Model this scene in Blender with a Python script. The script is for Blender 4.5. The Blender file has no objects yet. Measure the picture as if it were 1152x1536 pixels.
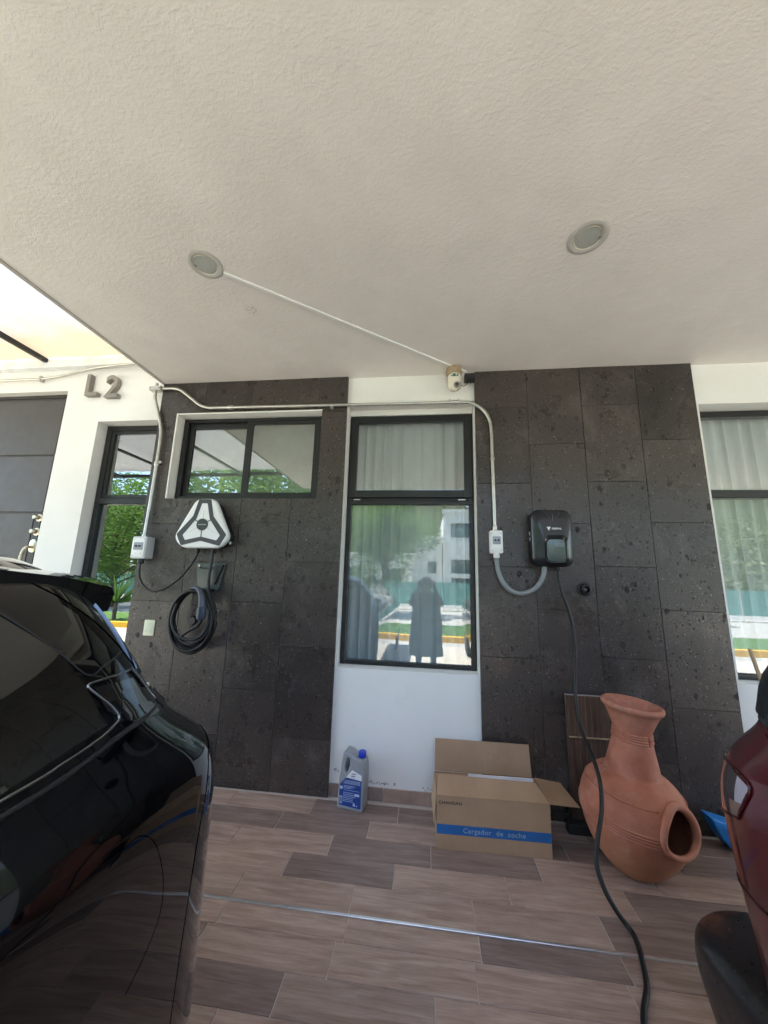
import bpy, bmesh, math, random
from mathutils import Vector, Matrix, noise
from math import sin, cos, pi, sqrt, radians

random.seed(7)
C = bpy.context.scene.collection

# ------------------------------------------------------------------ camera
sc = bpy.context.scene
YAW, PIT, ROL, FPX = 0.12025, 0.18687, 0.02772, 539.37
f = Vector((-sin(YAW)*cos(PIT), cos(YAW)*cos(PIT), sin(PIT)))
r = Vector((cos(YAW), sin(YAW), 0)); u = r.cross(f)
r2 = r*cos(ROL)+u*sin(ROL); u2 = -r*sin(ROL)+u*cos(ROL)
cd = bpy.data.cameras.new('camera'); cam = bpy.data.objects.new('camera', cd); C.objects.link(cam)
cam.matrix_world = Matrix(((r2.x, u2.x, -f.x, 0.0), (r2.y, u2.y, -f.y, -2.6919), (r2.z, u2.z, -f.z, 1.4588), (0, 0, 0, 1)))
cd.sensor_fit = 'VERTICAL'; cd.sensor_height = 36; cd.sensor_width = 27
cd.lens = 36*FPX/1536; cd.clip_start = .02; cd.clip_end = 600
sc.camera = cam
sc.render.resolution_x = 768; sc.render.resolution_y = 1024

# ------------------------------------------------------------------ sky and sun
SUN = Vector((-.30, .06, .94)).normalized()
wd = bpy.data.worlds.new('World'); sc.world = wd; wd.use_nodes = True
nt = wd.node_tree; bg = nt.nodes['Background']
sky = nt.nodes.new('ShaderNodeTexSky'); sky.sky_type = 'NISHITA'; sky.sun_disc = False
sky.sun_elevation = math.asin(SUN.z); sky.sun_rotation = math.atan2(SUN.x, SUN.y)
sky.air_density = 1.0; sky.dust_density = 1.0
nt.links.new(sky.outputs[0], bg.inputs[0]); bg.inputs[1].default_value = .15
sl = bpy.data.lights.new('sun', 'SUN'); sl.energy = 4.5; sl.angle = radians(.5); sl.color = (1, .95, .87)
so = bpy.data.objects.new('sun', sl); C.objects.link(so)
so.rotation_euler = SUN.to_track_quat('Z', 'Y').to_euler(); so.location = (0, 0, 12)
sc.view_settings.view_transform = 'Standard'; sc.view_settings.look = 'None'
sc.view_settings.exposure = 2.72; sc.view_settings.gamma = 1.0; sc.view_settings.use_curve_mapping = False
try:
    sc.cycles.max_bounces = 10; sc.cycles.diffuse_bounces = 6; sc.cycles.transparent_max_bounces = 12
    sc.cycles.glossy_bounces = 5
except Exception: pass

# ------------------------------------------------------------------ materials
def hexc(h):
    v = [int(h[i:i+2], 16)/255 for i in (0, 2, 4)]
    return tuple(((c+.055)/1.055)**2.4 if c > .04045 else c/12.92 for c in v)
class NT:
    def __init__(s, name):
        s.m = bpy.data.materials.new(name); s.m.use_nodes = True; s.t = s.m.node_tree
        s.p = s.t.nodes['Principled BSDF']; s.out = s.t.nodes['Material Output']
    def n(s, ty, **kw):
        x = s.t.nodes.new('ShaderNode'+ty)
        for k, v in kw.items():
            if k.startswith('i_'): x.inputs[k[2:].replace('_', ' ')].default_value = v
            else: setattr(x, k, v)
        return x
    def l(s, a, b): s.t.links.new(a, b)
    def pos(s, scale=(1, 1, 1), obj=False):
        g = s.n('TexCoord').outputs['Object'] if obj else s.n('NewGeometry').outputs['Position']
        mp = s.n('Mapping'); mp.inputs['Scale'].default_value = scale
        s.l(g, mp.inputs[0]); return mp.outputs[0]
    def noise(s, vec, scale, detail=4, rough=.55, dist=0):
        x = s.n('TexNoise'); x.inputs['Scale'].default_value = scale; x.inputs['Detail'].default_value = detail
        x.inputs['Roughness'].default_value = rough; x.inputs['Distortion'].default_value = dist
        s.l(vec, x.inputs['Vector']); return x.outputs['Fac']
    def ramp(s, fac, stops):
        x = s.n('ValToRGB'); e = x.color_ramp.elements
        while len(e) < len(stops): e.new(.5)
        for i, (p, c) in enumerate(stops):
            e[i].position = p
            if not isinstance(c, tuple): c = (c, c, c)
            e[i].color = (*c, 1)
        s.l(fac, x.inputs[0]); return x.outputs[0]
    def mix(s, fac, a, b, mode='MIX'):
        x = s.n('Mix', data_type='RGBA', blend_type=mode)
        for i, v in ((0, fac), (6, a), (7, b)):
            if isinstance(v, (float, int)): x.inputs[i].default_value = v if i == 0 else (v, v, v, 1)
            elif isinstance(v, tuple): x.inputs[i].default_value = (*v, 1)
            else: s.l(v, x.inputs[i])
        return x.outputs[2]
    def bump(s, h, strength=.3, dist=.01, prev=None):
        x = s.n('Bump'); x.inputs['Strength'].default_value = strength; x.inputs['Distance'].default_value = dist
        s.l(h, x.inputs['Height'])
        if prev: s.l(prev, x.inputs['Normal'])
        s.l(x.outputs[0], s.p.inputs['Normal']); return x.outputs[0]
    def set(s, **kw):
        for k, v in kw.items():
            i = s.p.inputs[k.replace('_', ' ')]
            if hasattr(v, 'links') or hasattr(v, 'is_output'): s.l(v, i)
            elif isinstance(v, tuple) and len(v) == 3: i.default_value = (*v, 1)
            else: i.default_value = v
        return s
MATS = {}
def M(name, col, rough=.5, metal=0, var=.12, vs=8, bump=0, bs=60, coat=0, spec=.5, bd=.004):
    if name in MATS: return MATS[name]
    k = NT(name); v = k.pos()
    f1 = k.noise(v, vs, 5)
    lo = tuple(c*(1-var) for c in col); hi = tuple(min(1, c*(1+var)) for c in col)
    k.set(Base_Color=k.ramp(f1, [(.3, lo), (.7, hi)]), Metallic=metal, Coat_Weight=coat, Specular_IOR_Level=spec)
    f2 = k.noise(v, vs*5, 3)
    k.set(Roughness=k.ramp(f2, [(.3, max(0, rough*.88)), (.7, min(1, rough*1.12))]))
    if coat: k.set(Coat_Roughness=.02)
    if bump: k.bump(k.noise(v, bs, 4), bump, bd)
    MATS[name] = k.m; return k.m

def m_ceiling():
    k = NT('ceiling_stucco'); v = k.pos(); vs = k.pos((1, 1.6, 1))
    big = k.noise(v, 1.4, 7, .7); mid = k.noise(v, 5, 4)
    c = k.mix(k.ramp(big, [(.35, 0.), (.7, 1.)]), (.735, .70, .668), (.825, .79, .757))
    c = k.mix(k.ramp(mid, [(.45, 0.), (.75, .25)]), c, (.66, .625, .595))
    # smudge near the raceway
    s = k.n('VectorMath', operation='DISTANCE'); k.l(v, s.inputs[0]); s.inputs[1].default_value = (-1.112, -.796, 3.125)
    sm = k.mix(1., k.ramp(s.outputs['Value'], [(0.0, .8), (.055, 0.)]), k.ramp(k.noise(v, 45, 3, .6, 2), [(.48, 0.), (.6, 1.)]), 'MULTIPLY')
    c = k.mix(sm, c, (.3, .29, .27))
    k.set(Base_Color=c, Roughness=.9)
    n1 = k.noise(vs, 42, 6, .6, .3); n2 = k.noise(v, 120, 4, .6); 
    vo = k.n('TexVoronoi', feature='F1'); vo.inputs['Scale'].default_value = 34; k.l(vs, vo.inputs['Vector'])
    n3 = k.noise(vs, 7, 6, .62, .9)
    ridge = k.ramp(n3, [(.44, 0.), (.5, 1.), (.56, 0.)])
    patch = k.ramp(k.noise(v, 1.7, 3), [(.42, .0), (.62, 1.)])
    rd = k.mix(1., ridge, patch, 'MULTIPLY')
    n1 = k.mix(1., n1, k.ramp(k.noise(v, 2.3, 4), [(.3, .25), (.7, 1.)]), 'MULTIPLY')
    b = k.bump(n1, .36, .005); b = k.bump(n2, .5, .0025, b); b = k.bump(rd, .16, .004, b)
    b = k.bump(vo.outputs['Distance'], .08, .005, b)
    return k.m
def m_plaster():
    k = NT('white_plaster'); v = k.pos()
    c = k.mix(k.ramp(k.noise(v, 1.5, 5), [(.35, 0.), (.7, 1.)]), (.74, .73, .70), (.80, .79, .765))
    c = k.mix(k.ramp(k.noise(v, 7, 4, .65), [(.58, 0.), (.8, .22)]), c, (.6, .57, .5))
    k.set(Base_Color=c, Roughness=.75)
    b = k.bump(k.noise(v, 40, 4, .6), .18, .004); k.bump(k.noise(v, 190, 2), .15, .0015, b)
    return k.m
def m_stone():
    k = NT('dark_volcanic_stone'); v = k.pos()
    rnd = k.n('ObjectInfo').outputs['Random']
    base = k.mix(k.ramp(k.noise(v, 2.2, 5), [(.3, 0.), (.72, 1.)]), (.022, .0168, .0155), (.066, .051, .045))
    base = k.mix(k.ramp(rnd, [(0., 0.), (1., .5)]), base, (.100, .078, .068))
    grain = k.noise(v, 150, 3, .7)
    base = k.mix(k.ramp(grain, [(.38, .6), (.6, 0.)]), base, (.015, .0125, .012))
    base = k.mix(k.ramp(grain, [(.55, 0.), (.72, .5)]), base, (.13, .12, .112))
    # pits
    def spots(scale, thr, seedv, rthr):
        vo = k.n('TexVoronoi'); vo.inputs['Scale'].default_value = scale
        mp = k.n('Mapping'); mp.inputs['Location'].default_value = (seedv, seedv*2, seedv*3); mp.inputs['Scale'].default_value = (1, 1, .75)
        wv = k.n('Vector' 'Math', operation='ADD'); nz = k.n('TexNoise'); nz.inputs['Scale'].default_value = scale*1.3
        sc_ = k.n('VectorMath', operation='SCALE'); sc_.inputs['Scale'].default_value = .012
        k.l(v, nz.inputs['Vector']); k.l(nz.outputs['Color'], sc_.inputs[0]); k.l(v, wv.inputs[0]); k.l(sc_.outputs[0], wv.inputs[1])
        k.l(wv.outputs[0], mp.inputs[0]); k.l(mp.outputs[0], vo.inputs['Vector'])
        sp = k.n('SeparateColor'); k.l(vo.outputs['Color'], sp.inputs[0])
        th = k.n('Math', operation='MULTIPLY'); k.l(k.ramp(sp.outputs[0], [(rthr, 0.), (1., 1.)]), th.inputs[0]); th.inputs[1].default_value = thr
        lt = k.n('Math', operation='LESS_THAN'); k.l(vo.outputs['Distance'], lt.inputs[0]); k.l(th.outputs[0], lt.inputs[1])
        return lt.outputs[0]
    pits = spots(17, .34, 3.1, .62); pits2 = spots(48, .38, 7.7, .5); fl = spots(42, .17, 1.3, .68); fl2 = spots(85, .26, 5.3, .6)
    pm = k.mix(1., pits, pits2, 'ADD')
    base = k.mix(k.mix(1., pm, .55, 'MULTIPLY'), base, (.016, .0125, .0115))
    fm = k.mix(1., fl, fl2, 'ADD')
    base = k.mix(k.mix(1., fm, .7, 'MULTIPLY'), base, (.30, .28, .26))
    # lime bloom / scuffs
    sc1 = k.ramp(k.noise(k.pos((1.4, 1, .8)), 2.6, 7, .72, .6), [(.54, 0.), (.78, .42)])
    base = k.mix(sc1, base, (.20, .17, .155))
    k.set(Base_Color=base, Specular_IOR_Level=.5)
    ro = k.mix(k.ramp(k.noise(v, 3.5, 6, .65), [(.35, 0.), (.65, 1.)]), .22, .46)
    ro = k.mix(pm, ro, .9)
    k.set(Roughness=ro)
    b = k.bump(grain, .35, .0025); inv = k.n('Math', operation='SUBTRACT'); inv.inputs[0].default_value = 1.; k.l(pm, inv.inputs[1])
    b = k.bump(inv.outputs[0], .6, .003, b); k.bump(k.noise(v, 14, 4), .16, .01, b)
    return k.m
def m_woodtile():
    k = NT('wood_look_porcelain'); rnd = k.n('ObjectInfo').outputs['Random']
    pos = k.n('NewGeometry').outputs['Position']
    off = k.n('CombineXYZ'); mu = k.n('Math', operation='MULTIPLY'); mu.inputs[1].default_value = 37.; k.l(rnd, mu.inputs[0])
    k.l(mu.outputs[0], off.inputs[0]); k.l(mu.outputs[0], off.inputs[2])
    ad = k.n('VectorMath', operation='ADD'); k.l(pos, ad.inputs[0]); k.l(off.outputs[0], ad.inputs[1])
    mp = k.n('Mapping'); mp.inputs['Scale'].default_value = (1.6, 15, 1); k.l(ad.outputs[0], mp.inputs[0])
    g = k.noise(mp.outputs[0], 2.2, 7, .62, .6)
    mp2 = k.n('Mapping'); mp2.inputs['Scale'].default_value = (4, 90, 1); k.l(ad.outputs[0], mp2.inputs[0])
    g2 = k.noise(mp2.outputs[0], 2.0, 4, .6)
    light = k.ramp(g, [(.28, (.30, .195, .150)), (.5, (.45, .315, .252)), (.72, (.57, .43, .355))])
    dark = k.ramp(g, [(.28, (.155, .103, .086)), (.5, (.24, .172, .148)), (.75, (.35, .265, .23))])
    c = k.mix(k.ramp(rnd, [(.16, 1.), (.32, .8), (.46, .3), (.60, .0), (1., .2)]), light, dark)
    c = k.mix(k.ramp(g2, [(.3, .30), (.6, 0.)]), c, (.11, .075, .06))
    c = k.mix(k.ramp(g2, [(.6, .0), (.8, .28)]), c, (.42, .33, .27))
    # dust
    c = k.mix(k.ramp(k.noise(pos, 3.2, 5, .7), [(.5, 0.), (.8, .22)]), c, (.34, .29, .26))
    sp = k.noise(pos, 38, 3, .7)
    c = k.mix(k.ramp(sp, [(.70, 0.), (.76, .5)]), c, (.07, .05, .045))
    c = k.mix(k.ramp(k.noise(pos, 1.4, 7, .7, 1.2), [(.50, 0.), (.72, .30)]), c, (.15, .11, .095))
    k.set(Base_Color=c)
    k.set(Roughness=k.ramp(k.noise(pos, 5, 6, .7), [(.3, .30), (.7, .55)]))
    k.bump(g2, .12, .0015)
    return k.m
def m_glass(name, tint=.92, boost=2.2, base=.03):
    k = NT(name); t = k.t; t.nodes.remove(k.p)
    fr = k.n('Fresnel'); fr.inputs[0].default_value = 1.52
    mu = k.n('Math', operation='MULTIPLY_ADD', use_clamp=True); k.l(fr.outputs[0], mu.inputs[0]); mu.inputs[1].default_value = boost; mu.inputs[2].default_value = base
    ge = k.n('NewGeometry'); ib = k.n('Math', operation='SUBTRACT'); ib.inputs[0].default_value = 1.; k.l(ge.outputs['Backfacing'], ib.inputs[1])
    fm = k.n('Math', operation='MULTIPLY'); k.l(mu.outputs[0], fm.inputs[0]); k.l(ib.outputs[0], fm.inputs[1]); mu = fm
    tr = k.n('BsdfTransparent'); tr.inputs[0].default_value = (tint*.975, tint, tint*.995, 1)
    gl = k.n('BsdfGlossy'); gl.inputs['Roughness'].default_value = .0; gl.inputs['Color'].default_value = (.95, 1, .99, 1)
    nb = k.n('Bump'); nb.inputs['Strength'].default_value = .005; nb.inputs['Distance'].default_value = .02
    k.l(k.noise(k.pos(), 2.5, 2), nb.inputs['Height']); k.l(nb.outputs[0], gl.inputs['Normal'])
    mx = k.n('MixShader'); k.l(mu.outputs[0], mx.inputs[0]); k.l(tr.outputs[0], mx.inputs[1]); k.l(gl.outputs[0], mx.inputs[2])
    k.l(mx.outputs[0], k.out.inputs[0]); return k.m
def m_trans(name, col, tw=.5, stain=False):
    k = NT(name); v = k.pos()
    d = k.n('BsdfDiffuse'); t = k.n('BsdfTranslucent')
    if stain:
        sep = k.n('SeparateXYZ'); k.l(v, sep.inputs[0])
        nz = k.noise(v, 3.2, 4); ad = k.n('Math', operation='MULTIPLY_ADD'); k.l(nz, ad.inputs[0]); ad.inputs[1].default_value = .45; yy_ = k.n('Math', operation='ADD'); yy_.inputs[1].default_value = 1.; k.l(sep.outputs[1], yy_.inputs[0]); k.l(yy_.outputs[0], ad.inputs[2])
        fac = k.ramp(ad.outputs[0], [(0., 0.), (.60, .0), (.86, .6), (1., 1.)])
        c = k.mix(fac, col, (.95, .79, .55))
        c = k.mix(k.ramp(k.noise(v, 9, 5, .7), [(.45, 0.), (.8, .3)]), c, (.75, .62, .42))
        k.l(c, d.inputs[0]); k.l(k.mix(1., c, .15, 'MULTIPLY'), t.inputs[0])
        b = k.n('Bump'); b.inputs['Distance'].default_value = .05; b.inputs['Strength'].default_value = .5
        k.l(k.noise(v, 6, 5, .6, 1.5), b.inputs['Height']); k.l(b.outputs[0], d.inputs['Normal']); k.l(b.outputs[0], t.inputs['Normal'])
    else:
        c = k.ramp(k.noise(v, 12, 4), [(.3, tuple(x*.93 for x in col)), (.7, col)])
        k.l(c, d.inputs[0]); k.l(c, t.inputs[0])
    k.t.nodes.remove(k.p)
    mx = k.n('MixShader'); mx.inputs[0].default_value = tw; k.l(d.outputs[0], mx.inputs[1]); k.l(t.outputs[0], mx.inputs[2])
    k.l(mx.outputs[0], k.out.inputs[0]); return k.m
def m_clay():
    k = NT('terracotta_clay'); v = k.pos()
    c = k.ramp(k.noise(v, 6, 6, .6), [(.3, (.34, .110, .062)), (.5, (.43, .155, .092)), (.72, (.52, .235, .155))])
    c = k.mix(k.ramp(k.noise(v, 14, 6, .7), [(.55, 0.), (.75, .35)]), c, (.48, .30, .23))
    sep = k.n('SeparateXYZ'); k.l(v, sep.inputs[0])
    ad = k.n('Math', operation='MULTIPLY_ADD'); k.l(k.noise(v, 7, 4), ad.inputs[0]); ad.inputs[1].default_value = .16; k.l(sep.outputs[2], ad.inputs[2])
    c = k.mix(k.ramp(ad.outputs[0], [(.20, .55), (.34, 0.)]), c, (.33, .155, .07))
    st = k.n('TexNoise'); st.inputs['Scale'].default_value = 3.5; st.inputs['Detail'].default_value = 8; st.inputs['Roughness'].default_value = .75; k.l(k.pos((1, 1, .5)), st.inputs['Vector'])
    c = k.mix(k.ramp(st.outputs['Fac'], [(.56, 0.), (.66, .5)]), c, (.50, .36, .30))
    so_ = k.n('MapRange'); so_.inputs[1].default_value = .765; so_.inputs[2].default_value = .84; k.l(sep.outputs[2], so_.inputs[0])
    c = k.mix(k.mix(1., so_.outputs[0], k.ramp(k.noise(v, 11, 5, .7), [(.42, 0.), (.65, .75)]), 'MULTIPLY'), c, (.10, .06, .045))
    c = k.mix(k.ramp(k.noise(v, 60, 3, .7), [(.66, 0.), (.74, .5)]), c, (.14, .06, .04))
    k.set(Base_Color=c, Roughness=.72)
    b = k.bump(k.noise(v, 90, 4), .15, .003); k.bump(k.noise(k.pos((1, 1, 9)), 9, 3), .2, .006, b)
    return k.m
def m_board():
    k = NT('stained_wood_board'); v = k.pos((26, 26, 1.3))
    g = k.noise(v, 2, 6, .65, .8)
    c = k.ramp(g, [(.3, (.03, .018, .013)), (.52, (.085, .055, .042)), (.74, (.19, .135, .108))])
    k.set(Base_Color=c, Roughness=.33); k.bump(g, .2, .002); return k.m
def m_card():
    k = NT('brown_cardboard'); v = k.pos()
    c = k.ramp(k.noise(v, 5, 5), [(.3, (.33, .21, .125)), (.7, (.41, .27, .165))])
    c = k.mix(k.ramp(k.noise(k.pos((150, 8, 8)), 1, 2), [(.4, 0.), (.7, .14)]), c, (.26, .165, .10))
    c = k.mix(k.ramp(k.noise(v, 9, 7, .75, 1), [(.58, 0.), (.74, .3)]), c, (.22, .14, .085))
    k.set(Base_Color=c, Roughness=.8); b = k.bump(k.noise(k.pos((160, 6, 6)), 1, 2), .12, .0015); k.bump(k.noise(v, 7, 5), .25, .006, b); return k.m
def m_paint(name, col, rough=.2, flake=0., metal=0.):
    k = NT(name); v = k.pos()
    k.set(Base_Color=k.ramp(k.noise(v, 300, 2), [(.3, tuple(c*(1-flake) for c in col)), (.7, tuple(c*(1+flake) for c in col))]), Roughness=rough, Metallic=metal, Coat_Weight=1., Coat_Roughness=.012)
    k.set(Coat_IOR=1.40, Specular_IOR_Level=.12 if metal == 0 else .5)
    return k.m
def m_leaf(name, a, b):
    k = NT(name); rnd = k.n('ObjectInfo').outputs['Random']
    c = k.ramp(k.noise(k.pos(), 1.3, 4), [(.3, a), (.7, b)])
    k.set(Base_Color=c, Roughness=.5, Transmission_Weight=0.)
    tl = k.n('BsdfTranslucent'); k.l(c, tl.inputs[0]); mx = k.n('MixShader'); mx.inputs[0].default_value = .35
    k.l(k.p.outputs[0], mx.inputs[1]); k.l(tl.outputs[0], mx.inputs[2]); k.l(mx.outputs[0], k.out.inputs[0]); return k.m
CEIL = m_ceiling(); PLASTER = m_plaster(); STONE = m_stone(); TILE = m_woodtile()
GLASS = m_glass('window_glass', .96, 1.9, .075); DARKGLASS = m_glass('mirror_tint_glass', .85, 2.4, .17)
CURT = m_trans('sheer_curtain', (.58, .61, .62), .08)
TARP = m_trans('canopy_tarp', (.93, .93, .92), .55, True)
CLAY = m_clay(); BOARD = m_board(); CARD = m_card()
BLKPAINT = m_paint('black_car_paint', (.0028, .0028, .0032), .04)
REDPAINT = m_paint('dark_red_car_paint', (.13, .006, .012), .28, .35, .45)
BLACKFRAME = M('anodised_black_frame', (.022, .023, .024), .38, .3, .1)
DOORM = M('dark_grey_door_metal', (.072, .066, .064), .5, .2, .06, 3)
STEEL = M('galvanised_steel', (.55, .54, .50), .36, .85, .12, 14)
BRASSY = M('satin_nickel', (.62, .55, .42), .3, .9)
CHROME = M('chrome_trim', (.30, .32, .36), .14, 1., .05)
WPLAST = M('white_plastic', (.80, .80, .79), .35, 0, .03)
GPLAST = M('light_grey_plastic', (.55, .56, .57), .4, 0, .05)
BPLAST = M('black_plastic', (.012, .012, .013), .42, 0, .1, coat=0)
BGLOSS = M('black_satin_shell', (.010, .012, .016), .33, 0, .1, coat=.35)
RUBBER = M('black_rubber_cable', (.006, .006, .0065), .5, 0, .1)
GREYBAND = M('charcoal_band', (.045, .047, .055), .4)
FLEXG = M('grey_flexible_conduit', (.21, .23, .24), .5, 0, .08)
GROUT = M('grey_grout', (.56, .50, .45), .9, 0, .1, 20)
SGROUT = M('stone_joint_mortar', (.05, .045, .042), .95, 0, .3, 20)
CREAM = M('cream_plastic_plate', (.74, .73, .52), .4, 0, .03)
BLUE = M('royal_blue_plastic', (.008, .04, .45), .35, 0, .05)
TARPBLUE = M('blue_plastic_sheet', (.02, .20, .58), .35, 0, .15, 12, .5, 18, bd=.02)
DARKIN = M('interior_dark', (.10, .095, .085), .9)
LETTER = M('brushed_grey_letter', (.27, .25, .225), .4, .45, .15, 25)

# ------------------------------------------------------------------ helpers
def link(name, me, mat, parent=None, smooth=False, loc=None):
    o = bpy.data.objects.new(name, me); C.objects.link(o)
    if mat is not None:
        for m in (mat if isinstance(mat, (list, tuple)) else [mat]): me.materials.append(m)
    if parent: o.parent = parent
    if loc: o.location = loc
    if smooth is True:
        for p in me.polygons: p.use_smooth = True
    elif smooth:
        for p in me.polygons: p.use_smooth = True
        me.set_sharp_from_angle(angle=radians(smooth))
    return o
def fin(bm, name, mat, parent=None, smooth=False, loc=None, norm=True):
    if norm: bmesh.ops.recalc_face_normals(bm, faces=bm.faces)
    me = bpy.data.meshes.new(name); bm.to_mesh(me); bm.free()
    return link(name, me, mat, parent, smooth, loc)
def thing(name, label, cat, loc=(0, 0, 0), group=None):
    o = bpy.data.objects.new(name, None); C.objects.link(o); o.location = loc; o.empty_display_size = .1
    o['label'] = label; o['category'] = cat
    if group: o['group'] = group
    return o
def tag(o, label, cat, group=None):
    o['label'] = label; o['category'] = cat
    if group: o['group'] = group
    return o
def struct(o): o['kind'] = 'structure'; return o
def abox(bm, x0, x1, y0, y1, z0, z1, bev=0, seg=1):
    r = bmesh.ops.create_cube(bm, size=1, matrix=Matrix.Translation(((x0+x1)/2, (y0+y1)/2, (z0+z1)/2)) @ Matrix.Diagonal((x1-x0, y1-y0, z1-z0, 1)))
    if bev:
        es = list({e for v in r['verts'] for e in v.link_edges})
        bmesh.ops.bevel(bm, geom=es, offset=bev, segments=seg, affect='EDGES', profile=.6)
def box(name, x0, x1, y0, y1, z0, z1, mat, parent=None, bev=0, seg=1, smooth=False):
    bm = bmesh.new(); abox(bm, x0, x1, y0, y1, z0, z1, bev, seg); return fin(bm, name, mat, parent, smooth)
def catmull(pts, n=8):
    P = [Vector(p) for p in pts]; P = [P[0]*2-P[1]]+P+[P[-1]*2-P[-2]]; o = []
    for i in range(1, len(P)-2):
        a, b, c, d = P[i-1:i+3]
        for k in range(n):
            t = k/n
            o.append(.5*((2*b)+(c-a)*t+(2*a-5*b+4*c-d)*t*t+(3*b-a-3*c+d)*t**3))
    o.append(P[-2]); return o
def atube(bm, pts, rad, seg=10, caps=True, wav=0):
    P = [Vector(p) for p in pts]; rings = []; nrm = None
    for i, p in enumerate(P):
        t = (P[min(i+1, len(P)-1)]-P[max(i-1, 0)]).normalized()
        if nrm is None:
            nrm = t.orthogonal().normalized()
        nrm = (nrm-t*nrm.dot(t)).normalized(); b = t.cross(nrm)
        rr = rad[i] if isinstance(rad, (list, tuple)) else rad
        if wav: rr = rr*(1+wav*(1 if i % 2 else -1))
        rings.append([bm.verts.new(p+(nrm*cos(2*pi*k/seg)+b*sin(2*pi*k/seg))*rr) for k in range(seg)])
    for a, b in zip(rings, rings[1:]):
        for k in range(seg): bm.faces.new((a[k], a[(k+1) % seg], b[(k+1) % seg], b[k]))
    if caps: bm.faces.new(rings[0][::-1]); bm.faces.new(rings[-1])
def tube(name, pts, rad, mat, parent=None, n=0, seg=10, wav=0):
    bm = bmesh.new(); atube(bm, catmull(pts, n) if n else pts, rad, seg, True, wav)
    return fin(bm, name, mat, parent, 50 if not wav else True)
def lathe(bm, prof, axis='z', seg=48, org=(0, 0, 0), mat3=None, close=False):
    rings = []; O = Vector(org)
    for rr, h in prof:
        ring = []
        for k in range(seg):
            a = 2*pi*k/seg; x, y = rr*cos(a), rr*sin(a)
            v = {'z': Vector((x, y, h)), 'y': Vector((x, h, y)), 'x': Vector((h, x, y))}[axis]
            if mat3: v = mat3 @ v
            ring.append(bm.verts.new(O+v))
        rings.append(ring)
    for a, b in zip(rings, rings[1:]):
        for k in range(seg): bm.faces.new((a[k], a[(k+1) % seg], b[(k+1) % seg], b[k]))
    if close:
        bm.faces.new(rings[0][::-1]); bm.faces.new(rings[-1])
    return rings
def turned(name, prof, mat, parent=None, axis='z', seg=40, org=(0, 0, 0), close=True, mat3=None, smooth=40):
    bm = bmesh.new(); lathe(bm, prof, axis, seg, org, mat3, close); return fin(bm, name, mat, parent, smooth)
def prism(name, polys, y0, y1, mat, parent=None, bev=0, seg=2, smooth=35, tf=None):
    """polys: outer outline then holes, in (x, z); extruded from y0 to y1 (bevel on the y0 side rim too)"""
    bm = bmesh.new(); es = []
    for pl in polys:
        vs = [bm.verts.new((a, y0, b)) for a, b in pl]
        es += [bm.edges.new((vs[i], vs[(i+1) % len(vs)])) for i in range(len(vs))]
    if len(polys) == 1: bm.faces.new(vs)
    else: bmesh.ops.triangle_fill(bm, edges=es, use_beauty=True)
    fs = list(bm.faces)
    r = bmesh.ops.extrude_face_region(bm, geom=fs)
    bmesh.ops.translate(bm, verts=[v for v in r['geom'] if isinstance(v, bmesh.types.BMVert)], vec=(0, y1-y0, 0))
    bmesh.ops.recalc_face_normals(bm, faces=bm.faces)
    if bev:
        ed = [e for e in bm.edges if len(e.link_faces) == 2 and e.calc_face_angle() > .6 and abs(e.verts[0].co.y-y0) < 1e-6 and abs(e.verts[1].co.y-y0) < 1e-6]
        bmesh.ops.bevel(bm, geom=ed, offset=bev, segments=seg, affect='EDGES', profile=.6)
    if tf: bmesh.ops.transform(bm, matrix=tf, verts=bm.verts)
    return fin(bm, name, mat, parent, smooth)
def rrect(cx, cz, w, h, r, n=6):
    o = []
    for sx, sz, a0 in ((1, 1, 0), (-1, 1, 90), (-1, -1, 180), (1, -1, 270)):
        for k in range(n+1):
            a = radians(a0+90*k/n); o.append((cx+sx*(w/2-r)+r*cos(a), cz+sz*(h/2-r)+r*sin(a)))
    return o
def roundpoly(pts, r, n=5):
    o = []; N = len(pts)
    for i in range(N):
        p = Vector((*pts[i], 0)); a = Vector((*pts[i-1], 0)); b = Vector((*pts[(i+1) % N], 0))
        da, db = (a-p), (b-p); t = min(r, da.length*.45, db.length*.45)
        p0 = p+da.normalized()*t; p1 = p+db.normalized()*t
        for k in range(n+1):
            s = k/n; q = p0*(1-s)**2+p*2*s*(1-s)+p1*s*s; o.append((q.x, q.y))
    return o
def text(name, body, size, loc, mat, parent=None, ext=.0006, rot=(pi/2, 0, 0), bold=0, xs=1, align='LEFT', space=1):
    cu = bpy.data.curves.new(name, 'FONT'); cu.body = body; cu.size = size; cu.extrude = ext; cu.offset = bold; cu.align_x = align; cu.space_character = space
    to = bpy.data.objects.new(name+'_tmp', cu); C.objects.link(to)
    bpy.context.view_layer.update()
    me = bpy.data.meshes.new_from_object(to.evaluated_get(bpy.context.evaluated_depsgraph_get()))
    bpy.data.objects.remove(to)
    me.transform(Matrix.Diagonal((xs, 1, 1, 1)))
    o = link(name, me, mat, parent); o.location = loc; o.rotation_euler = rot; return o
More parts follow.
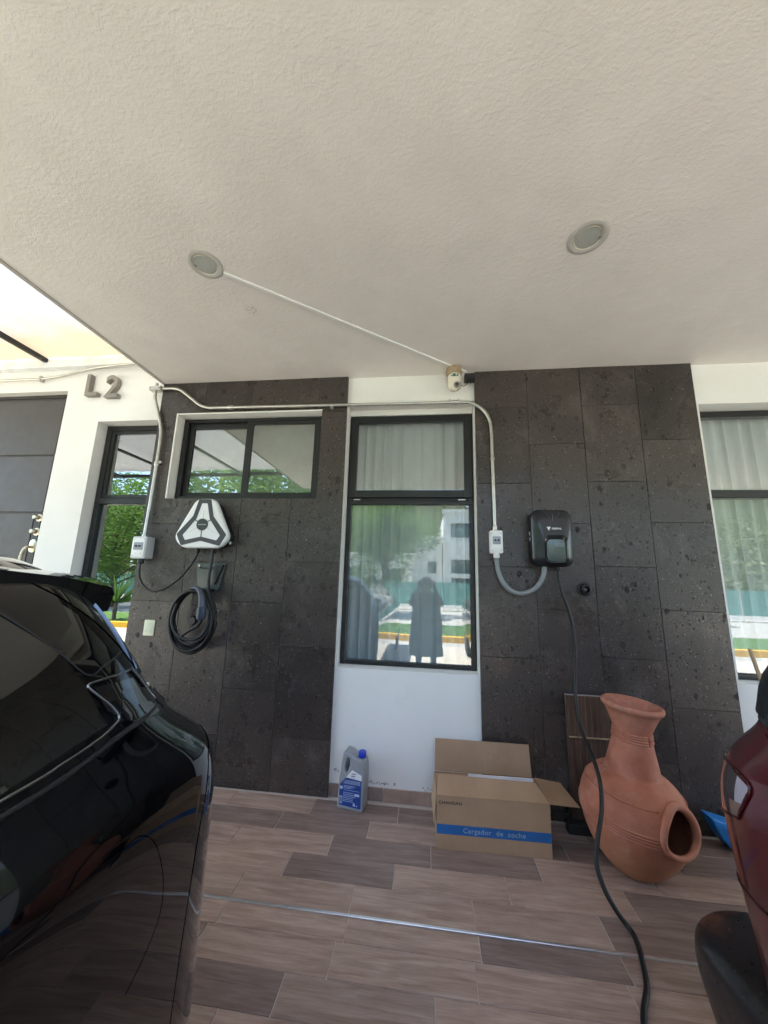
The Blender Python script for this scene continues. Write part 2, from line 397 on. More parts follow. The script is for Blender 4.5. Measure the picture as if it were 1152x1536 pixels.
def grid_wall(bm, xs, zs, inside, y0, y1):
    """boxes on a grid without inner faces; inside(x, z) tells which cells are solid"""
    nx, nz = len(xs)-1, len(zs)-1
    S = [[inside((xs[i]+xs[i+1])/2, (zs[j]+zs[j+1])/2) for j in range(nz)] for i in range(nx)]
    V = {}
    def v(i, j, k):
        if (i, j, k) not in V: V[(i, j, k)] = bm.verts.new((xs[i], (y0, y1)[k], zs[j]))
        return V[(i, j, k)]
    for i in range(nx):
        for j in range(nz):
            if not S[i][j]: continue
            bm.faces.new((v(i, j, 0), v(i+1, j, 0), v(i+1, j+1, 0), v(i, j+1, 0)))
            bm.faces.new((v(i, j, 1), v(i, j+1, 1), v(i+1, j+1, 1), v(i+1, j, 1)))
            for di, dj, a, b in ((-1, 0, (i, j), (i, j+1)), (1, 0, (i+1, j), (i+1, j+1)), (0, -1, (i, j), (i+1, j)), (0, 1, (i, j+1), (i+1, j+1))):
                I, J = i+di, j+dj
                if not (0 <= I < nx and 0 <= J < nz and S[I][J]):
                    bm.faces.new((v(*a, 0), v(*b, 0), v(*b, 1), v(*a, 1)))
H = 3.125

# ------------------------------------------------------------------ ground and street
def sheet(name, x0, x1, y0, y1, z, mat, nx=1, ny=1, hf=None):
    bm = bmesh.new(); g = [[bm.verts.new((x0+(x1-x0)*i/nx, y0+(y1-y0)*j/ny, z+(hf(x0+(x1-x0)*i/nx, y0+(y1-y0)*j/ny) if hf else 0))) for j in range(ny+1)] for i in range(nx+1)]
    for i in range(nx):
        for j in range(ny): bm.faces.new((g[i][j], g[i+1][j], g[i+1][j+1], g[i][j+1]))
    return struct(fin(bm, name, mat, None, False, None, False))
CONC = M('pale_concrete', (.56, .52, .46), .85, 0, .15, 3, .3, 50)
ASPH = M('street_paving', (.42, .40, .37), .9, 0, .15, 4, .4, 60)
sheet('ground', -300, 300, -300, 300, -.12, M('dry_ground', (.17, .15, .10), .95, 0, .3, .3))
sheet('driveway', -14, 16, -5.8, -3.3, -.012, CONC)
sheet('street', -120, 120, -6.9-.0, -5.8, -.10, ASPH)
GRASSM = M('verge_grass', (.07, .15, .025), .9, 0, .4, 5, .6, 80)
bm = bmesh.new(); abox(bm, -60, 60, -7.02, -6.9, -.11, .06, .015)
curb = struct(fin(bm, 'kerb', M('yellow_kerb_paint', (.75, .42, .02), .7, 0, .12, 6)))
struct(box('verge', -60, 60, -9.5, -7.02, -.11, .04, GRASSM))
rd = struct(box('far_street', -120, 120, -16.0, -9.5, -.11, -.02, ASPH))
struct(box('far_pavement', -120, 120, -17.5, -16.0, -.11, .05, CONC))
# grass blades on the verge: one mass
bm = bmesh.new()
for i in range(9000):
    x = random.uniform(-9, 7); y = random.uniform(-9.4, -7.1); h = random.uniform(.03, .09); a = random.uniform(0, pi); w = .006
    dx, dy = cos(a)*w, sin(a)*w
    bm.faces.new([bm.verts.new(p) for p in ((x-dx, y-dy, .035), (x+dx, y+dy, .035), (x+random.uniform(-.03, .03), y+random.uniform(-.03, .03), .04+h))])
g = fin(bm, 'grass', m_leaf('grass_blade', (.06, .16, .02), (.11, .24, .04)), norm=False); tag(g, 'short green grass on the verge across the street behind the yellow kerb', 'grass'); g['kind'] = 'stuff'
def hill(x, y): 
    d = (-45-y)
    return max(0, d*.42)*(.8+.4*noise.noise(Vector((x*.02, y*.02, 3))))+noise.noise(Vector((x*.15, y*.15, 0)))*1.2*(d > 0)
sheet('hillside', -160, 160, -130, -45, -.1, M('wooded_slope', (.045, .06, .022), .95, 0, .5, .6, 1, 2, bd=.5), 90, 40, hill)

# ------------------------------------------------------------------ carport floor of wood-look tiles
floor = struct(box('floor', -2.9, 3.6, -3.3, .03, -.10, -.0035, GROUT))
PX, PY = .556, .1525
tm = {}
def tilemesh(w, d):
    key = (round(w, 3), round(d, 3))
    if key not in tm:
        bm = bmesh.new(); abox(bm, 0, w, 0, d, -.009, 0, .0012)
        bmesh.ops.delete(bm, geom=[x for x in bm.faces if x.normal.z < -.9], context='FACES_ONLY')
        me = bpy.data.meshes.new('tile'); bm.to_mesh(me); bm.free(); me.materials.append(TILE); tm[key] = me
    return tm[key]
STRIPY = -.826
rows = []
yy = -.012; 
offs = {0: -.17, 1: -.335, 2: .032, 3: -.155, 4: .219}      # joint x per row seen in the photo, row 0 nearest the wall
tops = [-.012, -.165, -.345, -.503, -.661]
tops = [-.020, -.180, -.341, -.502, -.663]
for i, t in enumerate(tops): rows.append((t-.161+.003, t, offs[i]))
y = STRIPY-.011
near = [(-.331), (.194), (.038), (-.145), (-.34), (-.02), (.17), (-.16), (.06), (.3), (-.1), (.12), (.25), (-.2), (.1)]
k = 0
while y > -3.28 and k < len(near):
    d = .108 if k == 0 else .140
    rows.append((max(y-d, -3.295), y, near[k])); y -= d+.003; k += 1
for (a, b, off) in rows:
    n0 = math.floor((-2.88-off)/PX)
    for i in range(n0, n0+14):
        x0 = off+i*PX+.002; x1 = x0+PX-.004; x0 = max(x0, -2.88); x1 = min(x1, 3.58)
        if x1-x0 < .03: continue
        o = bpy.data.objects.new('tile', tilemesh(x1-x0, b-a)); C.objects.link(o); o.parent = floor
        o.location = (x0, a, random.uniform(-.0004, .0003))
strip = tag(box('threshold_strip', -2.88, 3.58, STRIPY-.0095, STRIPY+.0035, -.003, .0045, M('polished_aluminium', (.85, .86, .88), .34, .9, .04), None, .0015), 'thin shiny aluminium strip set across the wood-look floor tiles', 'floor strip')

# ------------------------------------------------------------------ ceiling slab
def holes(x, z): return True
ceil = struct(box('ceiling', -2.33, 9.0, -3.5, .031, H, H+.28, CEIL))
tag(box('drip_edge', -2.345, -2.318, -3.5, .03, H-.006, H+.05, M('grey_trim', (.42, .40, .37), .8)), 'narrow grey trim along the left edge of the carport ceiling', 'trim')

# ------------------------------------------------------------------ the house
house = thing('house', 'white plastered house front with black framed windows under the carport roof', 'house', (0, .1, 0))
house_off = Vector((0, .1, 0))
def hp(o):       # parent to the house keeping world coordinates
    o.parent = house; o.location = o.location-house_off; return o
OPEN = [(-2.955, -2.345, .25, 2.797), (-4.75, -3.325, 0, 3.112), (-2.152, -.866, 2.076, 2.822), (-.655, .372, .825, 2.885), (1.998, 4.3, .865, 2.805)]
xs = sorted({-7., 8., *[o[0] for o in OPEN], *[o[1] for o in OPEN]}); zs = sorted({-.1, 3.72, *[o[2] for o in OPEN], *[o[3] for o in OPEN]})
bm = bmesh.new(); grid_wall(bm, xs, zs, lambda x, z: not any(a < x < b and c < z < d for a, b, c, d in OPEN), .03, .24)
hp(fin(bm, 'wall', PLASTER))
hp(box('roof', -7, 8, .031, 5.0, 3.72, 3.95, PLASTER))
hp(box('interior_wall', -7, 8, 2.6, 2.7, -.1, 3.72, DARKIN)); hp(box('interior_floor', -7, 8, .24, 2.6, -.1, -.0, DARKIN))
hp(box('side_wall', -7.1, -7, .03, 2.7, -.1, 3.72, PLASTER)); hp(box('side_wall', 8, 8.1, .03, 2.7, -.1, 3.72, PLASTER))

def pane(win, x0, x1, z0, z1, y, mat=GLASS):
    return box('pane', x0, x1, y, y+.006, z0, z1, mat, win)
def frame_mesh(bm, x0, x1, z0, z1, y0, y1, w, wt=None, wb=None, wr=None, bev=.003):
    wt = w if wt is None else wt; wb = w if wb is None else wb; wr = w if wr is None else wr
    abox(bm, x0, x0+w, y0, y1, z0, z1, bev); abox(bm, x1-wr, x1, y0, y1, z0, z1, bev)
    abox(bm, x0+w-.001, x1-wr+.001, y0+.001, y1-.001, z1-wt, z1-.001, bev); abox(bm, x0+w-.001, x1-wr+.001, y0+.001, y1-.001, z0+.001, z0+wb, bev)
# tall window between the stone panels
bm = bmesh.new(); frame_mesh(bm, -.650, .367, .827, 2.832, .15, .21, .034, .03, .03)
w2 = fin(bm, 'window', BLACKFRAME); hp(w2); w2['label'] = 'tall black window with sheer curtain between the two stone panels'
def wp(o, w): o.parent = w; return o
bm = bmesh.new(); frame_mesh(bm, -.645, .360, 2.118, 2.828, .138, .176, .062, .058, .062); wp(fin(bm, 'sash', BLACKFRAME), w2)
wp(box('transom', -.64, .358, .146, .19, 2.062, 2.094, BLACKFRAME, None, .004), w2)
wp(box('shadow_gap', -.64, .358, .168, .2, 2.09, 2.122, BPLAST, None, .002), w2)
for a in (-.60, .25): wp(box('stay_arm', a, a+.055, .155, .166, 2.100, 2.108, STEEL), w2)
for z0, z1 in ((2.17, 2.78), (.85, 2.07)): wp(pane(None, -.60, .32, z0, z1, .165) if z0 > 2 else pane(None, -.62, .335, z0, z1, .172), w2)
hp(box('lintel_reveal', -.652, .369, .14, .22, 2.834, 2.884, PLASTER))
# curtain
def curtain(x0, x1, z0, z1, y, seed, nf):
    bm = bmesh.new(); NX = int((x1-x0)*110); NZ = 16; g = []
    rr = random.Random(seed); ph = [rr.uniform(0, 6) for _ in range(5)]
    for i in range(NX+1):
        s = i/NX; col = []
        for j in range(NZ+1):
            t = j/NZ; z = z0+(z1-z0)*t
            w = nf*s*2*pi+ph[0]+.9*sin(s*9+ph[1])+.25*sin(t*2+ph[2])
            amp = .028*(.6+.4*sin(s*13+ph[3]))*(1.15-.5*t)
            col.append(bm.verts.new((x0+(x1-x0)*s+.012*sin(w*.5+1), y+amp*sin(w)+.3*amp*sin(2*w+1), z)))
        g.append(col)
    for i in range(NX):
        for j in range(NZ): bm.faces.new((g[i][j], g[i+1][j], g[i+1][j+1], g[i][j+1]))
    return fin(bm, 'curtain', CURT, None, True, None, False)
tag(curtain(-.75, .5, .78, 2.95, .275, 3, 15), 'white sheer curtain hanging inside the tall middle window', 'curtain')
tag(curtain(1.9, 4.4, .8, 2.95, .275, 8, 26), 'white sheer curtain hanging inside the right-hand window', 'curtain')
# right window
bm = bmesh.new(); frame_mesh(bm, 1.999, 4.29, .868, 2.802, .15, .21, .035, .05, .035)
w4 = fin(bm, 'window', BLACKFRAME); hp(w4); w4['label'] = 'wide black window behind the red car, right of the stone'
wp(box('transom', 2.03, 4.26, .145, .205, 2.118, 2.178, BLACKFRAME, None, .004), w4)
for z0, z1 in ((2.17, 2.76), (.895, 2.125)): wp(pane(None, 2.03, 4.26, z0, z1, .172), w4)
# left window
bm = bmesh.new(); frame_mesh(bm, -2.953, -2.35, .255, 2.793, .13, .19, .05, .045, .04)
w1 = fin(bm, 'window', BLACKFRAME); hp(w1); w1['label'] = 'narrow black window between the entrance door and the stone'
bm = bmesh.new(); frame_mesh(bm, -2.905, -2.352, 2.11, 2.75, .14, .175, .032); wp(fin(bm, 'sash', BLACKFRAME), w1)
wp(box('transom', -2.905, -2.352, .12, .18, 2.055, 2.108, BLACKFRAME, None, .004), w1)
wp(pane(None, -2.88, -2.36, 2.13, 2.73, .155, DARKGLASS), w1); wp(pane(None, -2.905, -2.352, .29, 2.06, .155, DARKGLASS), w1)
# sliding window
SY = .085
bm = bmesh.new(); frame_mesh(bm, -2.149, -.870, 2.079, 2.818, SY, SY+.06, .042, .03, .04)
w3 = fin(bm, 'window', BLACKFRAME); hp(w3); w3['label'] = 'wide sliding window set in the left stone panel'
bm = bmesh.new(); frame_mesh(bm, -1.56, -.905, 2.115, 2.79, SY+.006, SY+.03, .058, .035, .035, .045); wp(fin(bm, 'sash', BLACKFRAME), w3)
bm = bmesh.new(); frame_mesh(bm, -2.11, -1.53, 2.115, 2.79, SY+.032, SY+.056, .045, .055, .04); wp(fin(bm, 'sash', BLACKFRAME), w3)
wp(pane(None, -1.505, -.945, 2.145, 2.76, SY+.018, DARKGLASS), w3); wp(pane(None, -2.07, -1.57, 2.15, 2.74, SY+.044, DARKGLASS), w3)
bm = bmesh.new(); abox(bm, -2.166, -2.1515, -.004, .084, 2.078, 2.835, .002); abox(bm, -2.151, -.862, -.004, .084, 2.8225, 2.835, .002)
t = fin(bm, 'window_reveal', PLASTER); hp(t)
# frosted blinds right behind the sliding panes
hp(box('blind', -2.12, -.88, SY+.10, SY+.104, 2.08, 2.81, M('grey_green_blind', (.40, .44, .38), .9)))
# door
door = box('door', -4.74, -3.40, .11, .15, 0, 3.09, DOORM); hp(door); door['label'] = 'dark grey boarded entrance door'
zz = [0, .36, .90, 1.43, 1.965, 2.505, 3.07]
for a, b in zip(zz, zz[1:]):
    wp(box('door_panel', -4.72, -3.49 if b < 1.99 else -3.415, .096, .112, a+.008, b-.008, DOORM, None, .004), door)
wp(box('lock_rail', -3.485, -3.42, .100, .112, .3, 1.96, M('dark_edge', (.03, .028, .027), .5)), door)
bm = bmesh.new(); abox(bm, -3.40, -3.33, .09, .2, 0, 3.11, .004); abox(bm, -4.75, -3.40, .091, .199, 3.085, 3.111, .003); wp(fin(bm, 'door_frame', M('door_frame_dark', (.035, .03, .03), .5)), door)
for z, rr in ((1.92, .032), (1.795, .034)):
    wp(turned('lock', [(rr, 0), (rr, -.008), (rr*.62, -.012), (rr*.62, -.05), (rr*.5, -.055)], BRASSY, None, 'y', 28, (-3.43, .1, z)), door)
wp(prism('lock', [rrect(-3.435, 1.67, .075, .115, .036)], .088, .1, BRASSY, None, .003), door)
wp(tube('handle', [(-3.435, .095, 1.66), (-3.44, .04, 1.65), (-3.455, .03, 1.58), (-3.455, .035, 1.50), (-3.44, .095, 1.47)], .012, BRASSY, None, 8), door)
# skirting below the tall window
for x0, x1 in ((-.655, -.28), (-.278, .095), (.097, .372)):
    o = box('skirting_tile', x0, x1-.001, .018, .0305, 0, .078, TILE, None, .001); hp(o)
bm = bmesh.new(); rr = random.Random(5)
for (cx, cz, n, sp) in ((-.30, .105, 34, .10), (-.61, .16, 9, .022), (.03, .095, 8, .05)):
    for _ in range(n):
        x = cx+rr.uniform(-sp, sp); z = cz+rr.gauss(0, .006); s = rr.uniform(.002, .0065)
        vs = [bm.verts.new((x+cos(a)*s*rr.uniform(.6, 1.8), .0285, z+sin(a)*s*rr.uniform(.4, .9))) for a in (0, 1, 2.1, 3.1, 4.2, 5.2)]
        bm.faces.new(vs)
o = fin(bm, 'paint_chips', M('damp_render', (.24, .22, .215), .95)); hp(o); o['kind'] = 'stuff'
# ledger and gutter above the entrance
led = tag(box('ledger_beam', -7, -2.36, -.03, .028, 3.325, 3.412, M('white_steel_beam', (.78, .79, .80), .5), None, .004), 'white beam fixed to the wall under the translucent canopy', 'beam')
pipe = thing('conduit_pipe', 'thin grey conduit running along the wall above the house number', 'pipe', (-4, -.02, 3.24), 'electrical conduits on the wall')
def wparent(o, t): o.parent = t; o.location = o.location-t.location; return o
wparent(tube('pipe', [(-7, 0.0, 3.21), (-4.05, 0.0, 3.225), (-3.5, 0.0, 3.235), (-3.1, -.01, 3.30), (-2.72, -.03, 3.318), (-2.36, -.035, 3.318)], .0105, STEEL, None, 6), pipe)
wparent(box('clip', -3.62, -3.60, -.012, .03, 3.20, 3.255, STEEL), pipe)
# canopy
can = thing('canopy', 'translucent white and orange stained sheet canopy beside the carport', 'canopy', (-4, -1.5, 3.42))
bm = bmesh.new(); NX, NY = 50, 50; g = []
for i in range(NX+1):
    col = []
    for j in range(NY+1):
        x = -7+(7-2.36)*i/NX; y = -3.6+3.57*j/NY
        if j == NY: y += .02*noise.noise(Vector((x*5, 0, 0)))-.0
        z = 3.44+.025*noise.noise(Vector((x*1.6, y*1.6, 0)))+.012*noise.noise(Vector((x*6, y*5, 4)))+(-y)*.03-.03*max(0, (y+.25)/.25)
        col.append(bm.verts.new((x, y, z)))
    g.append(col)
for i in range(NX):
    for j in range(NY): bm.faces.new((g[i][j], g[i+1][j], g[i+1][j+1], g[i][j+1]))
wparent(fin(bm, 'sheet', TARP, None, True, None, False), can)
for x in (-3.555, -4.9, -6.2):
    wparent(box('rafter', x-.022, x+.022, -3.5, .0, 3.375, 3.413, BLACKFRAME, None, .003), can)
wparent(box('edge_beam', -7, -2.40, -3.56, -3.505, 3.40, 3.46, BLACKFRAME, None, .003), can)
# house number
num = thing('house_number', 'brushed metal L 2 house number above the narrow left window', 'house number', (-2.93, .02, 3.12))
for ch, x in (('L', -3.115), ('2', -2.905)):
    o = text('letter', ch, .30, (x, .03, 3.035 if ch == 'L' else 3.01), LETTER, num, .022, (pi/2, 0, 0), .004, .95)
    o.location = Vector((x, .004, 3.035 if ch == 'L' else 3.012))-num.location; o['label'] = 'brushed metal figure '+ch

# ------------------------------------------------------------------ stone cladding
def cladding(label, cols, x1_over, opening=None, backx=None, baseh=.045):
    t = thing('stone_cladding', label, 'stone wall', ((cols[0][0]+cols[-1][1])/2, 0, 0), 'dark stone wall panels')
    def P(o): return wparent(o, t)
    X0, X1 = cols[0][0], cols[-1][1]
    if opening:
        bm = bmesh.new(); xs = sorted({X0+.002, X1-.002, opening[0], opening[1]}); zs = sorted({.002, H-.002, opening[2], opening[3]})
        grid_wall(bm, xs, zs, lambda x, z: not (opening[0] < x < opening[1] and opening[2] < z < opening[3]), .006, .0295)
        P(fin(bm, 'joint_bed', SGROUT))
    else: P(box('joint_bed', X0+.002, X1-.002, .006, .0295, .002, H-.002, SGROUT))
    for (a, b, seams) in cols:
        zs = [0.0]+seams+[H-.001]
        for z0, z1 in zip(zs, zs[1:]):
            g_ = .0014; dy = random.uniform(-.0022, .0012)
            if z1-z0 < .02: continue
            x0_, x1_, q0, q1 = a+g_*random.uniform(.6, 1.3), b-g_*random.uniform(.6, 1.3), z0+g_*.7, z1-g_*.7
            bm = bmesh.new()
            if opening and x0_ < opening[1] and x1_ > opening[0] and q0 < opening[3] and q1 > opening[2]:
                ox0, ox1, oz0, oz1 = opening
                xs = sorted({x0_, x1_, *[v for v in (ox0, ox1) if x0_ < v < x1_]}); zz_ = sorted({q0, q1, *[v for v in (oz0, oz1) if q0 < v < q1]})
                ins = lambda x, z: not (ox0 < x < ox1 and oz0 < z < oz1)
                if not any(ins((p+q)/2, (s+w)/2) for p, q in zip(xs, xs[1:]) for s, w in zip(zz_, zz_[1:])): bm.free(); continue
                grid_wall(bm, xs, zz_, ins, dy, .0055)
            else: abox(bm, x0_, x1_, dy, .0055, q0, q1, .0012)
            P(fin(bm, 'stone_tile', STONE))
    return t
S1 = cladding('left dark volcanic stone panel around the sliding window, holding the white charger',
    [(-2.335, -1.912, [.045, .64, 1.249, 1.865, 2.48]), (-1.912, -1.490, [.045, .33, .943, 1.566, 2.185, 2.79]), (-1.490, -1.075, [.045, .648, 1.267, 1.885, 2.50]), (-1.075, -.657, [.045, .347, .958, 1.579, 2.200, 2.81])],
    0, (-2.152, -.864, 2.076, 2.8235))
S2 = cladding('right dark volcanic stone panel holding the black charger, behind the clay chimney pot',
    [(.374, .770, [.045, .345, .960, 1.577, 2.195, 2.803]), (.770, 1.166, [.06, .68, 1.290, 1.895, 2.50]), (1.166, 1.566, [.045, .38, .990, 1.594, 2.204, 2.806]), (1.566, 1.965, [.09, .706, 1.310, 1.907, 2.52])], 0)

# ------------------------------------------------------------------ downlights, raceway
def downlight(x, y, label):
    t = thing('ceiling_light', label, 'ceiling light', (x, y, H), 'round recessed ceiling lights')
    turned('ring', [(.091, 0), (.091, -.003), (.084, -.006), (.068, -.006), (.063, -.003), (.063, -.001)], M('painted_ring', (.50, .485, .455), .5), t, 'z', 48, close=False)
    turned('lens', [(.001, -.0025), (.045, -.003), (.061, -.0015)], M('frosted_lens', (.42, .43, .41), .35), t, 'z', 40, close=False)
    turned('inner_rim', [(.058, -.0045), (.0615, -.006), (.0615, -.001)], M('cream_rim', (.75, .72, .58), .4), t, 'z', 40, close=False)
    for s in (-1, 1): box('spring_clip', s*.056-.004, s*.056+.004, -.004, .004, -.007, -.003, STEEL, t)
    return t
downlight(-1.208, -1.141, 'round recessed ceiling light at the end of the white raceway')
downlight(.773, -1.121, 'round recessed ceiling light with no raceway, above the right stone panel')
A, B = Vector((-1.135, -1.085, H)), Vector((.308, -.004, H)); L = (B-A).length; ang = math.atan2(B.y-A.y, B.x-A.x)
rw = box('cable_raceway', 0, L, -.010, .010, -.011, -.0003, WPLAST, None, .002); rw.location = A; rw.rotation_euler = (0, 0, ang)
tag(rw, 'thin white cable raceway crossing the ceiling from the left light to the wall', 'cable raceway')

# ------------------------------------------------------------------ conduits
cA = thing('conduit_pipe', 'steel conduit running from the ceiling corner down to the left breaker box', 'pipe', (-2.27, -.02, 2.4), 'electrical conduits on the wall')
wparent(tube('pipe', [(-2.385, -.022, 3.122), (-2.385, -.022, 3.02), (-2.375, -.022, 2.96), (-2.325, -.024, 2.83), (-2.285, -.026, 2.72), (-2.268, -.026, 2.62), (-2.266, -.026, 2.4), (-2.268, -.03, 2.0), (-2.262, -.045, 1.735)], .0135, STEEL, None, 8, 14), cA)
wparent(turned('coupling', [(.017, -.02), (.019, -.015), (.019, .015), (.017, .02)], STEEL, None, 'z', 16, (-2.266, -.026, 2.37)), cA)
wparent(box('clip', -2.252, -2.225, -.03, -.004, 2.375, 2.395, STEEL, None, .002), cA)
wparent(turned('coupling', [(.017, -.02), (.019, -.015), (.019, .015), (.017, .02)], STEEL, None, 'z', 16, (-2.262, -.044, 1.748)), cA)
cB = thing('conduit_pipe', 'long steel conduit crossing above both windows and bending down to the right switch box', 'pipe', (-.8, -.02, 2.86), 'electrical conduits on the wall')
wparent(tube('pipe', [(-2.33, -.024, 3.062), (-2.22, -.024, 3.062), (-2.14, -.024, 3.04), (-2.03, -.024, 2.96), (-1.95, -.024, 2.90), (-1.87, -.024, 2.870), (-1.78, -.024, 2.866), (-1.3, -.024, 2.862), (-.3, -.024, 2.852), (.24, -.024, 2.850), (.34, -.024, 2.838), (.42, -.024, 2.79), (.472, -.024, 2.71), (.488, -.024, 2.60), (.490, -.024, 2.37), (.493, -.03, 1.84)], .0125, STEEL, None, 10, 14), cB)
for x in (-1.66, .215): wparent(turned('coupling', [(.0155, -.025), (.0175, -.02), (.0175, .02), (.0155, .025)], STEEL, None, 'x', 16, (x, -.024, 2.865 if x < 0 else 2.8515)), cB)
for x in (.175, .245): wparent(box('clip', x-.004, x+.004, -.028, .029, 2.862, 2.882, STEEL), cB)
wparent(box('clip', -.79, -.765, -.03, -.003, 2.825, 2.85, STEEL, None, .002), cB)
wparent(turned('coupling', [(.015, -.012), (.017, -.01), (.017, .01), (.015, .012)], STEEL, None, 'z', 16, (.490, -.024, 2.38)), cB)
wparent(turned('coupling', [(.016, -.02), (.018, -.015), (.018, .015), (.016, .02)], STEEL, None, 'z', 16, (.493, -.03, 1.85)), cB)
j = thing('junction_fitting', 'small cast metal junction fitting at the top left corner of the stone', 'conduit fitting', (-2.385, -.02, 3.06))
box('body', -.045, .065, -.03, .02, -.02, .022, STEEL, j, .006, 2, 40); box('cover', -.04, .06, -.034, -.0305, -.015, .017, STEEL, j, .001)
for x in (-.03, .05): turned('screw', [(.004, -.034), (.004, -.037)], BPLAST, j, 'y', 10, (x, 0, 0))

# ------------------------------------------------------------------ breaker boxes
def breaker(x, y, z, w, h, d, label, grp):
    t = thing('breaker_box', label, 'breaker box', (x, y, z), grp)
    prism('body', [rrect(0, 0, w, h, .012)], -d, 0, GPLAST if w > .1 else WPLAST, t, .006, 2)
    prism('cover', [rrect(0, 0, w*.86, h*.86, .008)], -d-.006, -d+.001, WPLAST, t, .003, 2)
    prism('window', [rrect(0, h*.06, w*.62, h*.34, .005)], -d-.011, -d-.005, M('smoked_cover', (.30, .33, .36), .15), t, .002)
    for s in (-1, 1): box('switch', s*w*.12-w*.07, s*w*.12+w*.07, -d-.019, -d-.010, h*.02, h*.10, BPLAST, t, .002)
    for s in (-1, 1):
        for q in (-1, 1): turned('screw', [(.005, -d-.0055), (.005, -d-.0085)], STEEL, t, 'y', 12, (s*w*.36, 0, q*h*.37))
    prism('latch', [rrect(0, -h*.27, w*.5, h*.08, .006)], -d-.012, -d-.005, WPLAST, t, .002)
    return t
breaker(-2.262, -.001, 1.66, .125, .175, .085, 'grey breaker box on the left edge of the stone, below the conduit', 'small electrical boxes on the wall')
breaker(.497, -.001, 1.749, .088, .165, .055, 'small white switch box left of the black charger', 'small electrical boxes on the wall')
# grey flexible conduit
fc = thing('flexible_conduit', 'grey corrugated conduit looping from the switch box into the black charger', 'pipe', (.66, -.05, 1.5))
pts = catmull([(.497, -.035, 1.66), (.498, -.037, 1.60), (.508, -.045, 1.53), (.535, -.052, 1.46), (.585, -.058, 1.41), (.65, -.062, 1.393), (.72, -.062, 1.415), (.775, -.062, 1.465), (.805, -.062, 1.53), (.812, -.062, 1.60)], 22)
wparent(tube('corrugated_tube', pts, .0165, FLEXG, None, 0, 14, .035), fc)
wparent(turned('collar', [(.02, -.02), (.022, -.015), (.022, .012), (.018, .016)], WPLAST, None, 'z', 18, (.497, -.035, 1.655)), fc)

# ------------------------------------------------------------------ white three lobed charger
tc = thing('wall_charger', 'white three-lobed car charger with a charcoal band on the left stone panel', 'car charger', (-1.722, 0, 1.842), 'electric car chargers on the wall')
def sym(p): return p+[(-a, b) for a, b in reversed(p) if abs(a) > 1e-6]
outer = roundpoly(sym([(.062, .212), (.235, -.085), (.165, -.183)]), .075, 8)
outer = roundpoly(sym([(.078, .206), (.232, -.10), (.158, -.182)]), .05, 8)
def scl(p, s, dz=0): return [(a*s, b*s+dz) for a, b in p]
prism('back_shell', [scl(outer, .93)], -.075, -.004, BPLAST, tc, .01, 2)
prism('mounting_rim', [scl(outer, .985)], -.088, -.070, M('dark_rim', (.03, .03, .034), .4), tc, .004, 2)
prism('front_cover', [outer], -.122, -.086, WPLAST, tc, .022, 5)
ro = sym([(.050, .200), (.084, .066), (.205, -.076), (.158, -.163), (0, -.126)])
ri = sym([(.024, .168), (.055, .046), (.155, -.083), (.131, -.122), (0, -.094)])
prism('band', [roundpoly(ro, .01, 3), roundpoly(ri, .008, 3)], -.1245, -.112, GREYBAND, tc, 0, 1, False)
for a in (150, 30, 270):
    d = Vector((cos(radians(a)), 0, sin(radians(a)))); n_ = Vector((-d.z, 0, d.x))
    rr1 = .10 if a == 270 else .082
    p = [d*.045+n_*.0035, d*.045-n_*.0035, d*rr1-n_*.0035, d*rr1+n_*.0035]
    prism('spoke', [[(q.x, q.z) for q in p]], -.1238, -.115, GREYBAND, tc, 0, 1, False)
for a in (90, 210, 330):
    d = Vector((cos(radians(a)), 0, sin(radians(a)))); n_ = Vector((-d.z, 0, d.x))
    p = [d*.05+n_*.001, d*.05-n_*.001, d*.12-n_*.0008, d*.12+n_*.0008]
    prism('groove', [[(q.x, q.z) for q in p]], -.1226, -.115, M('thin_grey_groove', (.35, .38, .36), .6), tc, 0, 1, False)
turned('hub', [(.046, -.116), (.046, -.128), (.042, -.130), (.041, -.128), (.002, -.128)], M('hub_charcoal', (.045, .05, .048), .35), tc, 'y', 40)
bm = bmesh.new(); x = -.032; rr = random.Random(2)
while x < .03:
    w = rr.uniform(.003, .006); abox(bm, x, x+w, -.1292, -.1285, -.003-rr.uniform(0, .001), .003); x += w+.0018
fin(bm, 'lettering', M('hub_lettering', (.45, .47, .45), .4), tc)
for x in (-.062, .075): turned('cable_gland', [(.012, -.215), (.016, -.205), (.018, -.19), (.018, -.17)], BPLAST, tc, 'z', 16, (x, -.045, 0))
turned('knob', [(.012, -.05), (.012, -.085)], M('chrome_dark', (.3, .3, .3), .3, 1), tc, 'y', 14, (.222, 0, -.135))

hang = tube('power_cable', [(-2.258, -.05, 1.575), (-2.256, -.055, 1.52), (-2.24, -.06, 1.43), (-2.18, -.07, 1.36), (-2.10, -.075, 1.328), (-2.0, -.075, 1.35), (-1.90, -.065, 1.425), (-1.83, -.055, 1.52), (-1.79, -.048, 1.60), (-1.784, -.045, 1.64)], .0085, RUBBER, None, 8)
tag(hang, 'thin black cable looping from the left breaker box to the white charger', 'cable')
tag(turned('cable_gland', [(.016, -.03), (.024, -.024), (.024, .01), (.018, .014)], BPLAST, None, 'z', 18, (-2.258, -.05, 1.563)), 'black cable gland under the left breaker box', 'cable gland')

